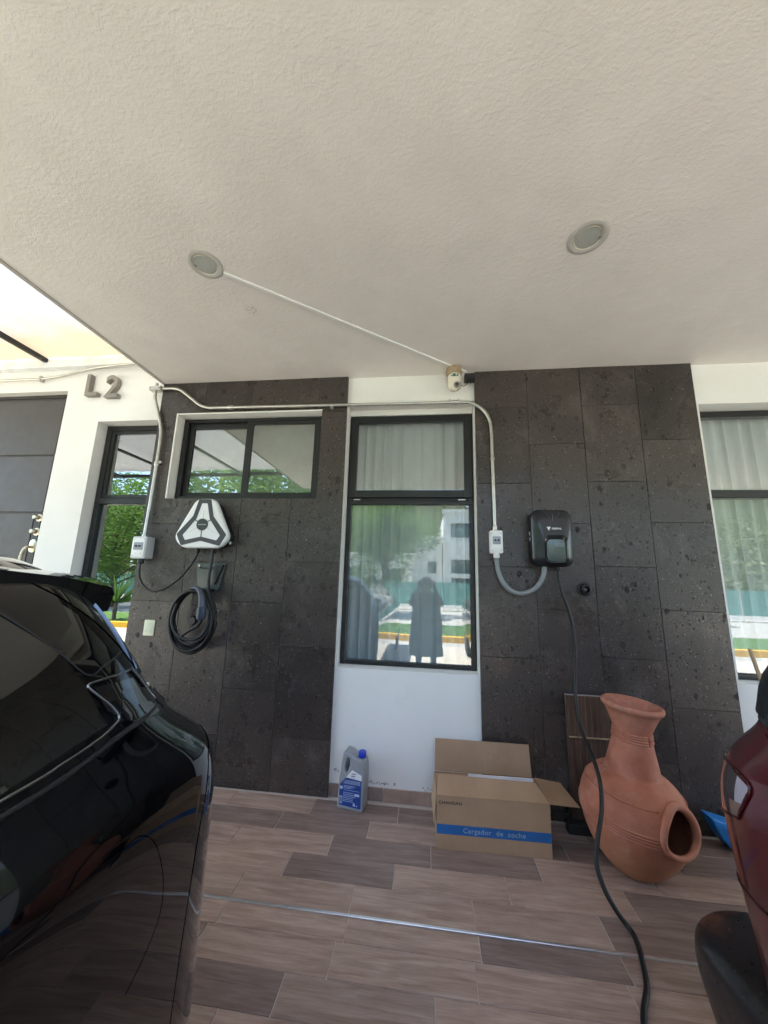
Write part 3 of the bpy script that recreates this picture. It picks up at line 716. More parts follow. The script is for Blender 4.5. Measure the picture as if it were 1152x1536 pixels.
# ------------------------------------------------------------------ cable holder and coil
hd = thing('cable_holder', 'grey green metal cable holder plate under the white charger', 'cable holder', (-1.69, 0, 1.45))
HM = M('grey_green_metal', (.085, .098, .088), .4, .3, .1)
prism('plate', [roundpoly([(-.115, .10), (.135, .10), (.095, -.105), (-.075, -.105)], .012, 3)], -.016, -.002, HM, hd, .002)
prism('side_wing', [[(.055, .09), (.125, .09), (.07, -.06), (.05, -.06)]], -.04, -.016, M('dark_wing', (.02, .022, .022), .4), hd, .002)
bm = bmesh.new(); abox(bm, -.06, .065, -.11, -.016, -.115, -.095, .004); abox(bm, -.055, .055, -.112, -.098, -.215, -.095, .005)
fin(bm, 'hook', M('black_hook', (.01, .011, .011), .45), hd)
for x in (-.085, .09): turned('screw', [(.008, -.016), (.008, -.020)], STEEL, hd, 'y', 14, (x, 0, .082))
tube('wire_bail', [(-.07, -.02, .07), (-.06, -.035, .062), (.03, -.035, .062), (.04, -.02, .07)], .003, BPLAST, hd, 6)

coil = thing('charging_cable', 'coiled black charging cable with its plug hanging from the cable holder', 'charging cable', (-1.69, -.06, 1.15))
rr = random.Random(11); P_ = []
loops = [(.172, .215, -.010, -.005), (.160, .198, -.004, .004), (.178, .222, -.012, -.018), (.150, .188, .0, .012), (.168, .212, -.006, -.010)]
P_ += [(.045, -.005, .50), (.047, -.012, .40), (.052, -.03, .30), (.075, -.055, .20), (.115, -.06, .08), (.128, -.055, -.02)]
for li, (a_, b_, cx, cz) in enumerate(loops):
    for k in range(14):
        th = -.1-2*pi*k/14; 
        P_.append((cx-.01+a_*cos(th)*(1-.10*max(0, sin(th))), -.035-.022*li*.6-.018*max(0, sin(th))+.006*sin(3*th+li), cz-.01+b_*sin(th)))
wparent(tube('cable', [Vector(p)+coil.location for p in P_], .0115, RUBBER, None, 5, 10), coil)
wparent(tube('cable', [Vector(p)+coil.location for p in [(-.13, -.10, .10), (-.15, -.105, -.02), (-.10, -.11, -.11), (.0, -.11, -.15), (.09, -.105, -.12), (.125, -.09, -.04), (.125, -.08, .04)]], .0115, RUBBER, None, 8), coil)
wparent(tube('cable', [Vector(p)+coil.location for p in [(-.155, -.09, .05), (-.14, -.10, -.06), (-.08, -.11, -.13), (.0, -.11, -.085), (.06, -.115, -.05), (.088, -.115, .0), (.09, -.11, .03)]], .0105, RUBBER, None, 8), coil)
PL = M('slate_blue_plastic', (.045, .055, .075), .4)
wparent(tube('plug_handle', catmull([Vector(p)+coil.location for p in [(-.02, -.12, .215), (.03, -.125, .212), (.065, -.13, .18), (.085, -.135, .13), (.092, -.135, .08)]], 6), [.012+.016*i/24 for i in range(25)], PL, None, 0, 16), coil)
wparent(turned('plug_head', [(.026, .085), (.033, .08), (.034, .03), (.030, .0), (.022, -.002)], M('plug_head_blue', (.03, .045, .07), .35), None, 'z', 24, Vector((.092, -.135, 0.0))+coil.location), coil)
wparent(turned('plug_cap', [(.03, -.012), (.034, -.006), (.034, .01), (.028, .014)], BPLAST, None, 'y', 24, Vector((.01, -.11, -.015))+coil.location), coil)
wparent(tube('cap_strap', [Vector(p)+coil.location for p in [(.075, -.14, .085), (.04, -.14, .075), (.02, -.13, .04), (.008, -.12, .0)]], .003, BPLAST, None, 6), coil)

sp_ = thing('blank_plate', 'cream blank cover plate on the left stone near the black car', 'cover plate', (-2.138, 0, 1.045))
prism('plate', [rrect(0, 0, .088, .118, .006)], -.009, -.003, CREAM, sp_, .003)
prism('insert', [rrect(0, 0, .066, .07, .003)], -.0105, -.0085, M('cream_insert', (.68, .68, .5), .45), sp_, .001)

ro_ = thing('round_outlet', 'round black wall collar to the right below the black charger', 'wall outlet', (1.09, 0, 1.433))
turned('collar', [(.043, -.002), (.043, -.010), (.038, -.014), (.032, -.012), (.030, -.030), (.024, -.032), (.021, -.014), (.021, -.006), (.001, -.006)], BPLAST, ro_, 'y', 36)
turned('core', [(.013, -.007), (.012, -.014), (.001, -.014)], M('grey_core', (.1, .1, .1), .5), ro_, 'y', 20)
turned('flange', [(.052, -.001), (.052, -.005), (.044, -.006)], M('grey_flange', (.035, .033, .033), .6), ro_, 'y', 36)

# ------------------------------------------------------------------ black charger
bc = thing('wall_charger', 'black rounded car charger with a small screen on the right stone panel', 'car charger', (.862, 0, 1.778), 'electric car chargers on the wall')
bx = thing  # alias unused
prism('back_shell', [rrect(0, 0, .268, .388, .055, 8)], -.07, -.001, BPLAST, bc, .008, 2)
bm = bmesh.new(); R0 = rrect(0, 0, .272, .392, .058, 8)
def ring_(s, y, cx=0, cz=0, w=None, h=None, r_=None):
    return [bm.verts.new((a, y, b)) for a, b in (rrect(cx, cz, w, h, r_, 8))]
rings = [ring_(1, -.068, 0, 0, .268, .388, .056), ring_(1, -.074, 0, 0, .276, .396, .060), ring_(1, -.092, 0, 0, .274, .394, .060), ring_(1, -.104, 0, 0, .258, .378, .052),
         ring_(1, -.118, .012, -.03, .205, .30, .05), ring_(1, -.130, .014, -.075, .165, .20, .045), ring_(1, -.133, .014, -.078, .155, .188, .042),
         ring_(1, -.119, .014, -.085, .138, .170, .040)]
for a, b in zip(rings, rings[1:]):
    for k in range(len(a)): bm.faces.new((a[k], a[(k+1) % len(a)], b[(k+1) % len(a)], b[k]))
bm.faces.new(rings[-1]); bm.faces.new(rings[0][::-1])
fin(bm, 'front_shell', BGLOSS, bc, 60)
prism('screen', [rrect(.014, -.088, .122, .150, .036, 8)], -.1255, -.118, M('grey_green_screen', (.085, .105, .095), .16), bc, .003, 2)
for s in (-1, 1):
    prism('crease', [[(s*.012+.006, .125), (s*.016+.006, .09), (s*.021+.006, .125), (s*.052+.006, .176), (s*.043+.006, .176)]], -.1165, -.098, M('crease_black', (.006, .006, .008), .3), bc, 0, 1, False)
box('light_bar', .003, .0065, -.1185, -.10, .112, .165, M('grey_slit', (.1, .1, .11), .3), bc)
prism('logo', [[(-.026, .072), (-.040, .072), (-.040, .070), (-.027, .044)]], -.1275, -.105, M('logo_white', (.8, .82, .84), .4), bc, 0, 1, False)
prism('logo', [[(-.015, .070), (-.015, .072), (-.024, .072), (-.0255, .046)]], -.1275, -.105, MATS['logo_white'], bc, 0, 1, False)
text('lettering', 'DEEPAL', .0165, (-.008, -.1268, .054), MATS['logo_white'], bc, .0035, (pi/2, 0, 0), .0002, 1.15)
bm = bmesh.new(); rr = random.Random(4)
for q in range(3):
    x = .012
    while x < .062:
        w = rr.uniform(.004, .010); abox(bm, x, x+w, -.1262, -.1256, -.047-q*.008, -.043-q*.008); x += w+.002
fin(bm, 'fine_print', M('screen_print', (.22, .25, .24), .4), bc)
for z in (.01, .05): box('side_led', -.141, -.137, -.07, -.06, z-.03, z-.006, M('pale_led', (.5, .52, .55), .3), bc)
turned('cable_gland', [(.015, -.225), (.018, -.215), (.018, -.19)], BPLAST, bc, 'z', 16, (.045, -.06, 0))

cb = tube('charging_cable', [(.905, -.06, 1.56), (.904, -.065, 1.50), (.915, -.07, 1.41), (.945, -.075, 1.30), (.966, -.08, 1.18), (.966, -.09, 1.0), (.940, -.12, .807), (.922, -.19, .67), (.917, -.27, .594), (.914, -.38, .530), (.900, -.48, .462), (.866, -.56, .375), (.815, -.62, .285), (.787, -.655, .205), (.798, -.69, .130), (.830, -.71, .070), (.862, -.715, .028), (.880, -.745, .012), (.872, -.80, .012), (.850, -.87, .012), (.815, -.96, .012), (.735, -1.09, .012), (.68, -1.3, .012), (.70, -1.6, .012), (.9, -1.9, .012)], .0102, RUBBER, None, 8, 12)
tag(cb, 'long black charging cable hanging from the black charger and trailing over the floor', 'cable')

# ------------------------------------------------------------------ dome camera
dc = thing('security_camera', 'white dome security camera on a brown foam base above the tall window', 'security camera', (.21, -.01, 3.0))
K3 = Matrix.Identity(3)
bm = bmesh.new(); lathe(bm, [(.02, .124), (.055, .115), (.062, .085), (.058, .06), (.046, .052), (.02, .05)], 'z', 28, (0, -.055, 0), None, True)
for v in bm.verts: v.co += Vector((1, 1, 1))*noise.noise(v.co*45)*.010
fin(bm, 'foam_base', M('brown_foam', (.36, .26, .17), .95, 0, .2, 40, .8, 150), dc, True)
CW = M('aged_white_plastic', (.72, .68, .58), .4, 0, .05)
turned('collar', [(.045, .055), (.05, .045), (.05, .0), (.046, -.012), (.02, -.015)], CW, dc, 'z', 32, (0, -.06, 0))
turned('ball', [(.002, -.083)]+[(.048*sin(a), -.035-.048*cos(a)) for a in [pi*k/16 for k in range(1, 13)]], CW, dc, 'z', 32, (0, -.062, 0))
q = Vector((.35, -1, -.35)).normalized().to_track_quat('Z', 'Y').to_matrix(); 
org = Vector((0, -.062, -.035))+Vector((.35, -1, -.35)).normalized()*.040
turned('lens_ring', [(.024, 0), (.024, .010), (.018, .014), (.016, .010)], M('lens_grey', (.22, .2, .18), .4), dc, 'z', 24, org, True, q)
turned('lens', [(.013, .009), (.012, .013), (.001, .0145)], M('lens_black', (.004, .004, .006), .08), dc, 'z', 20, org, True, q)
box('circuit_board', -.03, .026, -.116, -.110, .018, .040, M('pcb_green', (.03, .12, .05), .4), dc, .001)
for x in (-.022, .012): box('chip', x-.006, x+.006, -.119, -.1155, .021, .037, GPLAST, dc, .001)
bb = thing('adapter_box', 'small black adapter box beside the dome camera against the right stone', 'power adapter', (.335, -.005, 3.045))
box('body', -.045, .036, -.062, .0, -.025, .028, BPLAST, bb, .006, 2, 40)
box('lid', -.041, .033, -.066, -.061, -.021, .024, M('black_lid', (.02, .018, .022), .4), bb, .003)
for x in (-.02, .005): turned('gland', [(.006, -.04), (.008, -.025)], BPLAST, bb, 'z', 10, (x, -.03, 0))
tag(tube('camera_wire', [(.315, -.035, 3.005), (.305, -.04, 2.99), (.285, -.045, 2.975), (.262, -.05, 2.98), (.245, -.07, 3.005), (.255, -.09, 2.98), (.258, -.09, 2.95), (.245, -.09, 2.925), (.225, -.09, 2.918)], .0022, BPLAST, None, 6), 'thin dark wire between the dome camera and the adapter box', 'wire')

# ------------------------------------------------------------------ engine oil jug
jug = thing('oil_jug', 'grey plastic oil jug with blue cap and blue label against the white wall', 'jug', (-.563, -.052, 0))
jug.scale = (1.12, 1, .985)
tf = Matrix.Rotation(radians(-9), 4, 'Z')
JG = M('silver_grey_plastic', (.30, .32, .345), .36, .15, .05)
out = roundpoly([(0, 0), (.158, 0), (.162, .20), (.160, .262), (.150, .305), (.112, .305), (.072, .335), (.030, .345), (.022, .30), (.008, .17)], .014, 4)
hole = roundpoly([(.056, .308), (.073, .298), (.072, .262), (.056, .215), (.043, .222), (.044, .268)], .012, 4)
bm_j = prism('body', [out, hole], -.045, .045, JG, jug, .010, 3, 40, tf)
prism('shoulder_ridge', [roundpoly([(.070, .318), (.080, .318), (.152, .240), (.148, .232), (.108, .262)], .004, 2)], -.0475, -.04, JG, jug, .002, 2, 40, tf)
o = turned('cap', [(.022, .305), (.0225, .306), (.0225, .338), (.020, .343), (.001, .344)], BLUE, jug, 'z', 28, tf @ Vector((.133, 0, 0)))
turned('neck', [(.024, .28), (.020, .307)], JG, jug, 'z', 28, tf @ Vector((.133, 0, 0)))
prism('label', [[(.088, .238), (.146, .213), (.147, .182), (.052, .190)]], -.0462, -.044, M('label_white', (.75, .77, .80), .35), jug, 0, 1, False, tf)
prism('label', [roundpoly([(.052, .1895), (.147, .1815), (.146, .018), (.012, .026), (.016, .145)], .006, 2)], -.0462, -.044, M('label_blue', (.01, .05, .24), .35), jug, 0, 1, False, tf)
bm = bmesh.new(); rr = random.Random(9)
def bars(x0, x1, z, h, gap=.0012, mn=.002, mx=.006):
    x = x0
    while x < x1-.002:
        w = min(rr.uniform(mn, mx), x1-x); abox(bm, x, x+w, -.0468, -.0460, z, z+h); x += w+gap
for i in range(4): bars(.048-.004*i, .142, .172-.006*i, .0028)
for i in range(3): bars(.040, .112-.014*i, .140-.007*i, .003)
bars(.040, .138, .116, .0018, .0003)
for i in range(6): bars(.038, .115-rr.uniform(0, .03), .100-.010*i, .003)
abox(bm, .108, .136, -.0468, -.046, .088, .102); abox(bm, .016, .034, -.0468, -.046, .036, .078); abox(bm, .10, .112, -.0468, -.046, .030, .046); abox(bm, .118, .126, -.0468, -.046, .03, .036)
vs = [bm.verts.new((.026+.009*cos(2*pi*k/20), -.0466, .128+.010*sin(2*pi*k/20))) for k in range(20)]; bm.faces.new(vs)
bmesh.ops.transform(bm, matrix=tf, verts=bm.verts)
fin(bm, 'label_print', M('label_print_pale', (.42, .52, .72), .4), jug)
bm = bmesh.new(); bars(.086, .112, .213, .006, .001, .003, .005); bars(.084, .110, .200, .006, .001, .003, .005); bars(.084, .110, .193, .0015, .0002)
for k in range(9): abox(bm, .0175+k*.0018, .0185+k*.0018, -.0474, -.0467, .040, .074)
bmesh.ops.transform(bm, matrix=tf, verts=bm.verts)
fin(bm, 'label_lettering', M('label_ink', (.06, .07, .11), .5), jug)['kind'] = 'stuff'

# ------------------------------------------------------------------ cardboard box
cbx = thing('cardboard_box', 'open brown cardboard box with a blue stripe in front of the white wall', 'box', (.065, -.355, 0))
cbx.rotation_euler = (0, 0, radians(1.5))
W_, D_, H_, T_ = .622, .270, .262, .004
bm = bmesh.new()
abox(bm, 0, W_, 0, T_, 0, H_); abox(bm, 0, W_, D_-T_, D_, 0, H_); abox(bm, 0, T_, T_+.0003, D_-T_-.0003, 0, H_); abox(bm, W_-T_, W_, T_+.0003, D_-T_-.0003, 0, H_); abox(bm, T_, W_-T_, T_, D_-T_, .002, .006)
fin(bm, 'carton', CARD, cbx)
def flap(name, a, b, c, d, th=.0035):
    bm = bmesh.new(); P = [Vector(p) for p in (a, b, c, d)]; n = (P[1]-P[0]).cross(P[3]-P[0]).normalized()*th/2
    v = [bm.verts.new(p+n) for p in P]+[bm.verts.new(p-n) for p in P]
    bm.faces.new(v[:4]); bm.faces.new(v[7:3:-1])
    for i in range(4): bm.faces.new((v[i], v[4+i], v[4+(i+1) % 4], v[(i+1) % 4]))
    return fin(bm, name, CARD, cbx)
flap('flap', (.002, D_, H_+.003), (.606, D_, H_+.003), (.598, D_+.012, H_+.185), (.006, D_+.012, H_+.188))          # back, upright
flap('flap', (0, .0, H_+.001), (W_, .0, H_+.001), (W_-.045, .103, H_+.054), (.012, .103, H_+.062))                    # front, folded in
flap('flap', (W_, .003, H_), (W_, D_-.003, H_+.004), (W_+.150, D_-.012, H_-.010), (W_+.165, .014, H_-.012))             # right, out
flap('flap', (0, .005, H_-.002), (0, D_-.005, H_-.002), (-.018, D_-.012, H_-.15), (-.014, .02, H_-.155))              # left, hanging
bm = bmesh.new(); abox(bm, -.0002, W_+.0002, -.0012, -.0003, .074, .122); fin(bm, 'blue_stripe', M('blue_print', (.012, .11, .33), .6), cbx)
text('lettering', 'Cargador  de  coche', .034, (.315, -.0019, .088), M('pale_print', (.24, .34, .46), .6), cbx, .0003, (pi/2, 0, 0), .0003, 1.1, 'CENTER', 1.08)
text('lettering', 'CHANGAN', .021, (.010, -.0009, .222), M('dark_print', (.05, .04, .035), .7), cbx, .0003, (pi/2, 0, 0), .0004, 1.25)
fo = box('foam_insert', .10, .58, .07, .23, .10, .250, M('white_foam', (.75, .74, .76), .8), None, .006); wparent(fo, cbx); fo.location = (0, 0, 0)
bm = bmesh.new(); abox(bm, .205, .595, .200, .212, .20, .287); fin(bm, 'inner_sheet', M('white_sheet', (.72, .72, .76), .6), cbx)
bm = bmesh.new(); abox(bm, .004, .60, .095, .252, .258, .2615); fin(bm, 'inner_flap', CARD, cbx)

# ------------------------------------------------------------------ wooden boards leaning on the stone
wb = thing('wooden_board', 'dark stained wooden board leaning on the stone behind the clay chimney pot', 'wooden board', (1.05, -.07, 0))
box('upper_panel', -.160, .165, -.012, .008, .525, .765, BOARD, wb, .002)
box('lower_panel', -.155, .045, .009, .025, .0, .56, BOARD, wb, .002)
box('lower_panel', .047, .165, .013, .028, .0, .54, BOARD, wb, .002)
box('pale_edge', -.150, .166, -.0135, -.011, .518, .5255, M('raw_wood_edge', (.38, .27, .17), .8, 0, .6, 12), wb)
box('pale_edge', .1655, .1735, -.012, .006, .525, .625, M('white_edge', (.62, .60, .55), .6), wb)
box('top_edge', -.160, .160, -.012, .008, .7655, .768, M('pale_top_edge', (.32, .27, .24), .6), wb)
bm = bmesh.new(); abox(bm, -.20, .16, -.05, .006, .0, .055, .008, 2); fin(bm, 'foot', M('dark_foot', (.018, .016, .016), .6), wb, 40)

# ------------------------------------------------------------------ clay chimney pot (chiminea)
ch = thing('clay_chiminea', 'terracotta clay chiminea with flared neck and side opening by the stone wall', 'chiminea', (1.088, -.345, -.003))
ch.rotation_euler = (radians(1.5), radians(4.0), 0)
prof = [(.035, .003), (.075, .006), (.105, .018), (.145, .055), (.187, .105), (.220, .165), (.241, .225), (.250, .285), (.248, .335), (.234, .385), (.212, .425), (.180, .458), (.150, .478), (.133, .486), (.126, .505), (.119, .535), (.108, .58), (.098, .625), (.092, .665), (.092, .69), (.102, .72), (.118, .76), (.134, .790), (.144, .800), (.150, .813), (.145, .826), (.134, .828), (.124, .815), (.106, .775), (.090, .73), (.080, .69), (.081, .65), (.09, .58), (.10, .50), (.15, .46), (.21, .415), (.24, .36), (.252, .29), (.24, .22), (.20, .14), (.13, .05), (.02, .03)]
pp = catmull([(a, 0, b) for a, b in prof], 4); prof2 = [(max(p.x, .002), p.z) for p in pp]
n_out = max(i for i, p in enumerate(prof2) if p[1] > .82)
bm = bmesh.new(); SEG = 120; rings = lathe(bm, prof2, 'z', SEG)
for v in bm.verts: v.co += v.co.normalized()*noise.noise(v.co*7)*.003
AZ = radians(-66); CZ, RZ, RA = .332, .100, .106
def inop(co):
    a = math.atan2(co.y, co.x)-AZ; rr_ = sqrt(co.x**2+co.y**2)
    if rr_ < .10 or co.z > .48 or co.z < .05: return False
    w = RA*(1-.25*(co.z-CZ)/RZ)
    return abs(a) < 1 and (a*rr_/w)**2+((co.z-CZ)/RZ)**2 < 1
bm.faces.ensure_lookup_table()
for x in bm.faces:
    if x.index//SEG > n_out+7: x.material_index = 1
bmesh.ops.delete(bm, geom=[x for x in bm.faces if inop(x.calc_center_median())], context='FACES')
k = len(bm.faces)
bmesh.ops.recalc_face_normals(bm, faces=bm.faces)
body = fin(bm, 'body', [CLAY, M('soot_clay', (.035, .022, .018), .95)], ch, True, None, False)
def rad_at(z):
    o = [p for p in prof2[:n_out]]
    for (a, za), (b, zb) in zip(o, o[1:]):
        if za <= z <= zb and zb > za: return a+(b-a)*(z-za)/(zb-za)
    return .25
lp = []
for k in range(41):
    t_ = 2*pi*k/40; z = CZ+RZ*1.02*sin(t_); w = RA*1.03*(1-.25*(z-CZ)/RZ); rr_ = rad_at(z)+.013; a = AZ+w*cos(t_)/rr_
    lp.append((rr_*cos(a), rr_*sin(a), z))
bm = bmesh.new(); atube(bm, lp, [.0165+.003*sin(2*pi*k/40+.5) for k in range(41)], 14, False); bmesh.ops.remove_doubles(bm, verts=bm.verts, dist=.0005)
fin(bm, 'mouth_rim', CLAY, ch, True)
def ridge(z, th, dz=0):
    bm = bmesh.new(); pts = []
    for k in range(73):
        a = 2*pi*k/72
        if abs(math.atan2(sin(a-AZ), cos(a-AZ))) < .40 and z < .42: continue
        pts.append(a)
    pts.sort(key=lambda a: (a-AZ) % (2*pi)); rr_ = rad_at(z)+th*.1
    atube(bm, [(rr_*cos(a), rr_*sin(a), z) for a in pts], th, 8); fin(bm, 'ridge', CLAY, ch, True)
for i in range(4): ridge(.298-.0135*i, .0062)
for i in range(4): ridge(.682-.012*i, .0055)
ridge(.405, .0045)

tag(prism('blue_sheet', [[(.03, .07), (.07, .02), (.15, .0), (.40, .0), (.42, .08), (.25, .11), (.12, .135), (.02, .158), (-.01, .165), (.005, .12)]], -.05, .04, TARPBLUE, None, .01, 2, 60), 'crumpled blue plastic sheet on the floor beside the red car', 'plastic sheet').location = (1.64, -.09, .003)
st = thing('broom', 'wooden broom handle leaning on the right window sill behind the red car', 'broom', (2.05, -.33, 0))
tube('handle', [(-.05, .0, .06), (-.09, .06, .6), (-.135, .13, 1.115)], .010, M('pale_pine', (.42, .29, .17), .6), st, 4)
box('brush_head', -.12, .14, -.03, .03, .0, .07, M('brush_dark', (.05, .04, .05), .8), st, .01)

# ------------------------------------------------------------------ cars
class Car:
    def __init__(s, lev, side, cx, flip=1, L=4.5):
        s.sm = 5; s.lev = lev; s.side = side; s.cx = cx; s.L = L
    def prof(s, z):
        if not hasattr(s, 'tab'):
            L = s.lev; N = int((L[-1][0]-L[0][0])/.005)+1; t = []
            for i in range(N+1):
                zz = min(L[0][0]+.005*i, L[-1][0]); k = max(q for q in range(len(L)-1) if L[q][0] <= zz+1e-9)
                w = (zz-L[k][0])/(L[k+1][0]-L[k][0]); t.append([L[k][q]+(L[k+1][q]-L[k][q])*w for q in range(1, 6)])
            for _ in range(4):
                n = []
                for i in range(len(t)):
                    m = min(s.sm, i, len(t)-1-i); n.append([sum(t[i+d][q] for d in range(-m, m+1))/(2*m+1) for q in range(5)])
                t = n
            s.tab = t
        x = (z-s.lev[0][0])/.005; x = max(0, min(len(s.tab)-1.001, x)); i = int(x); w = x-i
        return [a+(b-a)*w for a, b in zip(s.tab[i], s.tab[i+1])]
    def outline(s, z, n=12):
        hw, yr, r_, yf, rf = s.prof(z); o = []
        for (sx, yc, rr_, a0) in ((1, yr-r_, r_, 0), (-1, yr-r_, r_, 90), (-1, yf+rf, rf, 180), (1, yf+rf, rf, 270)):
            for k in range(n+1):
                a = radians(a0+90*k/n); o.append((s.cx+sx*(hw-rr_)+rr_*cos(a), yc+rr_*sin(a), z))
        return o
    def pt(s, q, z, off=0):
        """q: distance along the outline from where the rear corner starts, on the side facing the camera"""
        hw, yr, r_, yf, rf = s.prof(z)
        if q < 0: x, y, nx, ny = hw, yr-r_+q, 1, 0
        elif q < pi*r_/2: a = q/r_; x, y, nx, ny = hw-r_+r_*cos(a), yr-r_+r_*sin(a), cos(a), sin(a)
        else: x, y, nx, ny = hw-r_-(q-pi*r_/2), yr, 0, 1
        dz = .01; h2 = s.prof(z+dz); h1 = s.prof(z-dz)
        nz = -((h2[0]-h1[0])*abs(nx)+(h2[1]-h1[1])*max(ny, 0))/(2*dz)
        nn = Vector((nx, ny, nz)).normalized()
        return Vector((s.cx+s.side*(x+nn.x*off), y+nn.y*off, z+nn.z*off))
    def q_of(s, y, z):
        hw, yr, r_, yf, rf = s.prof(z); return y-(yr-r_)
    def body(s, zs, mat, parent, name='body'):
        bm = bmesh.new(); rings = [[bm.verts.new(p) for p in s.outline(z)] for z in zs]; N = len(rings[0])
        for a, b in zip(rings, rings[1:]):
            for k in range(N): bm.faces.new((a[k], a[(k+1) % N], b[(k+1) % N], b[k]))
        top = rings[-1]; c = sum((v.co for v in top), Vector())/N; prev = top
        for t_, dz in ((.25, .012), (.5, .02), (.8, .026)):
            ring = [bm.verts.new(v.co.lerp(c, t_)+Vector((0, 0, dz))) for v in top]
            for k in range(N): bm.faces.new((prev[k], prev[(k+1) % N], ring[(k+1) % N], ring[k]))
            prev = ring
        bm.faces.new(prev); bm.faces.new(rings[0][::-1])
        return fin(bm, name, mat, parent, True)
    def patch(s, name, poly, mat, parent, off=.004, yz=True, step=.035, smooth=True):
        """poly in (y, z) on the side (yz) or (q, z) along the outline"""
        pl = [(s.q_of(a, b), b) if yz else (a, b) for a, b in poly]
        bm = bmesh.new(); f_ = bm.faces.new([bm.verts.new((a, 0, b)) for a, b in pl])
        for ax, lo, hi in ((0, min(p[0] for p in pl), max(p[0] for p in pl)), (2, min(p[1] for p in pl), max(p[1] for p in pl))):
            n_ = int((hi-lo)/step)
            for k in range(1, n_+1):
                co = [0, 0, 0]; co[ax] = lo+(hi-lo)*k/(n_+1); no = [0, 0, 0]; no[ax] = 1
                bmesh.ops.bisect_plane(bm, geom=bm.verts[:]+bm.edges[:]+bm.faces[:], plane_co=co, plane_no=no, dist=1e-5)
        # skirt down to the body
        rim = [e for e in bm.edges if len(e.link_faces) == 1]
        r_ = bmesh.ops.extrude_edge_only(bm, edges=rim)
        low = {v for v in r_['geom'] if isinstance(v, bmesh.types.BMVert)}
        for v in bm.verts: v.co = s.pt(v.co.x, v.co.z, -.004 if v in low else off)
        return fin(bm, name, mat, parent, 40)
    def line(s, name, pts, rad, mat, parent, off=0, yz=True, n=6, close=False):
        P = catmull([(s.q_of(a, b) if yz else a, 0, b) for a, b in pts], n) if n else [Vector((s.q_of(a, b) if yz else a, 0, b)) for a, b in pts]
        return tube(name, [s.pt(p.x, p.z, off) for p in P], rad, mat, parent, 0, 8)
def wheels(car, parent, r_, ys, zc):
    TY = M('tyre_rubber', (.015, .015, .016), .8); RM = M('alloy_rim', (.35, .35, .36), .3, .9)
    for y in ys:
        for sx in (-1, 1):
            hw = car.prof(.4)[0]; x = car.cx+sx*(hw-.115)
            w = turned('wheel', [(r_*.62, -.11), (r_*.93, -.115), (r_, -.09), (r_, .09), (r_*.93, .115), (r_*.62, .11)], TY, parent, 'x', 40, (0, 0, 0)); w.location = (x, y, zc)
            bm = bmesh.new(); lathe(bm, [(r_*.62, -.10), (r_*.60, .10), (r_*.66, .112)], 'x', 32)
            for k in range(5):
                a = 2*pi*k/5; m_ = Matrix.Rotation(a, 4, 'X'); b0 = len(bm.verts); abox(bm, .06*1, .095, -.03, .03, .03, r_*.62)
                bmesh.ops.transform(bm, matrix=m_, verts=list(bm.verts)[b0:] if False else [v for i, v in enumerate(bm.verts) if i >= b0])
            lathe(bm, [(.001, .10), (.06, .098), (.065, .06)], 'x', 20)
            if sx < 0: bmesh.ops.transform(bm, matrix=Matrix.Diagonal((-1, 1, 1, 1)), verts=bm.verts)
            fin(bm, 'rim', RM, w, 40)
TINT = M('black_tinted_glass', (.004, .005, .005), .015, 0, .1, coat=1, spec=.8)
SEAM = M('panel_gap', (.001, .001, .001), .95, spec=0)
LAMP = M('dark_red_lens', (.05, .004, .004), .06, 0, .1, coat=1)
LAMPK = M('smoked_lens', (.008, .006, .007), .05, 0, .1, coat=1)
# levels: z, half width, rear y, rear corner radius, front y, front corner radius
LB = [(.16, .915, -1.365, .28, -5.95, .45), (.40, .925, -1.372, .29, -6.05, .5), (.70, .932, -1.375, .30, -6.05, .5), (.90, .934, -1.385, .30, -6.0, .5),
      (.97, .925, -1.41, .30, -5.85, .55), (1.02, .908, -1.475, .29, -5.7, .6), (1.08, .882, -1.57, .27, -5.1, .5), (1.14, .858, -1.64, .25, -4.8, .4),
      (1.24, .812, -1.695, .22, -4.5, .35), (1.34, .74, -1.73, .20, -4.2, .35), (1.43, .665, -1.765, .20, -3.95, .35), (1.475, .60, -1.80, .20, -3.7, .35), (1.495, .53, -1.85, .2, -3.5, .35)]
bcar = thing('parked_suv', 'glossy black SUV parked tail-in at the left edge of the carport', 'car', (-1.53, -3.7, 0), 'cars parked in the carport')
cb_ = Car(LB, 1, -1.53)
def pc(o): o.location = o.location-bcar.location if o.parent is bcar else o.location; return o
zs = [.16+(1.495-.16)*k/60 for k in range(61)]
pc(cb_.body(zs, BLKPAINT, bcar))
# roof spoiler
def spoiler(car, parent, mat, pts):
    bm = bmesh.new(); prev = None
    NX = 20
    for i in range(NX+1):
        s = -1+2*i/NX; x = car.cx+s*pts['w']; back = pts['y1']-.145*abs(s)**3.; 
        P = [(x, pts['y0'], pts['zt0']-.04*abs(s)**4), (x*1, (pts['y0']+back)/2, pts['zt1']+.022-.035*abs(s)**4), (x, back-.012, pts['zt1']-.004-.035*abs(s)**4), (x, back, pts['zt1']-.022-.035*abs(s)**4), (x, back-.012, pts['zt1']-.034-.07*abs(s)**4), (x, back-.10, pts['zt1']-.060-.05*abs(s)**4), (x, pts['y0'], pts['zt0']-.10)]
        row = [bm.verts.new(p) for p in P]
        if prev:
            for k in range(len(P)): bm.faces.new((prev[k], row[k], row[(k+1) % len(P)], prev[(k+1) % len(P)]))
        else: bm.faces.new(row)
        prev = row
    bm.faces.new(prev[::-1])
    return fin(bm, 'roof_spoiler', mat, parent, 50)
pc(spoiler(cb_, bcar, BLKPAINT, dict(w=.655, y0=-2.05, y1=-1.60, zt0=1.500, zt1=1.458)))
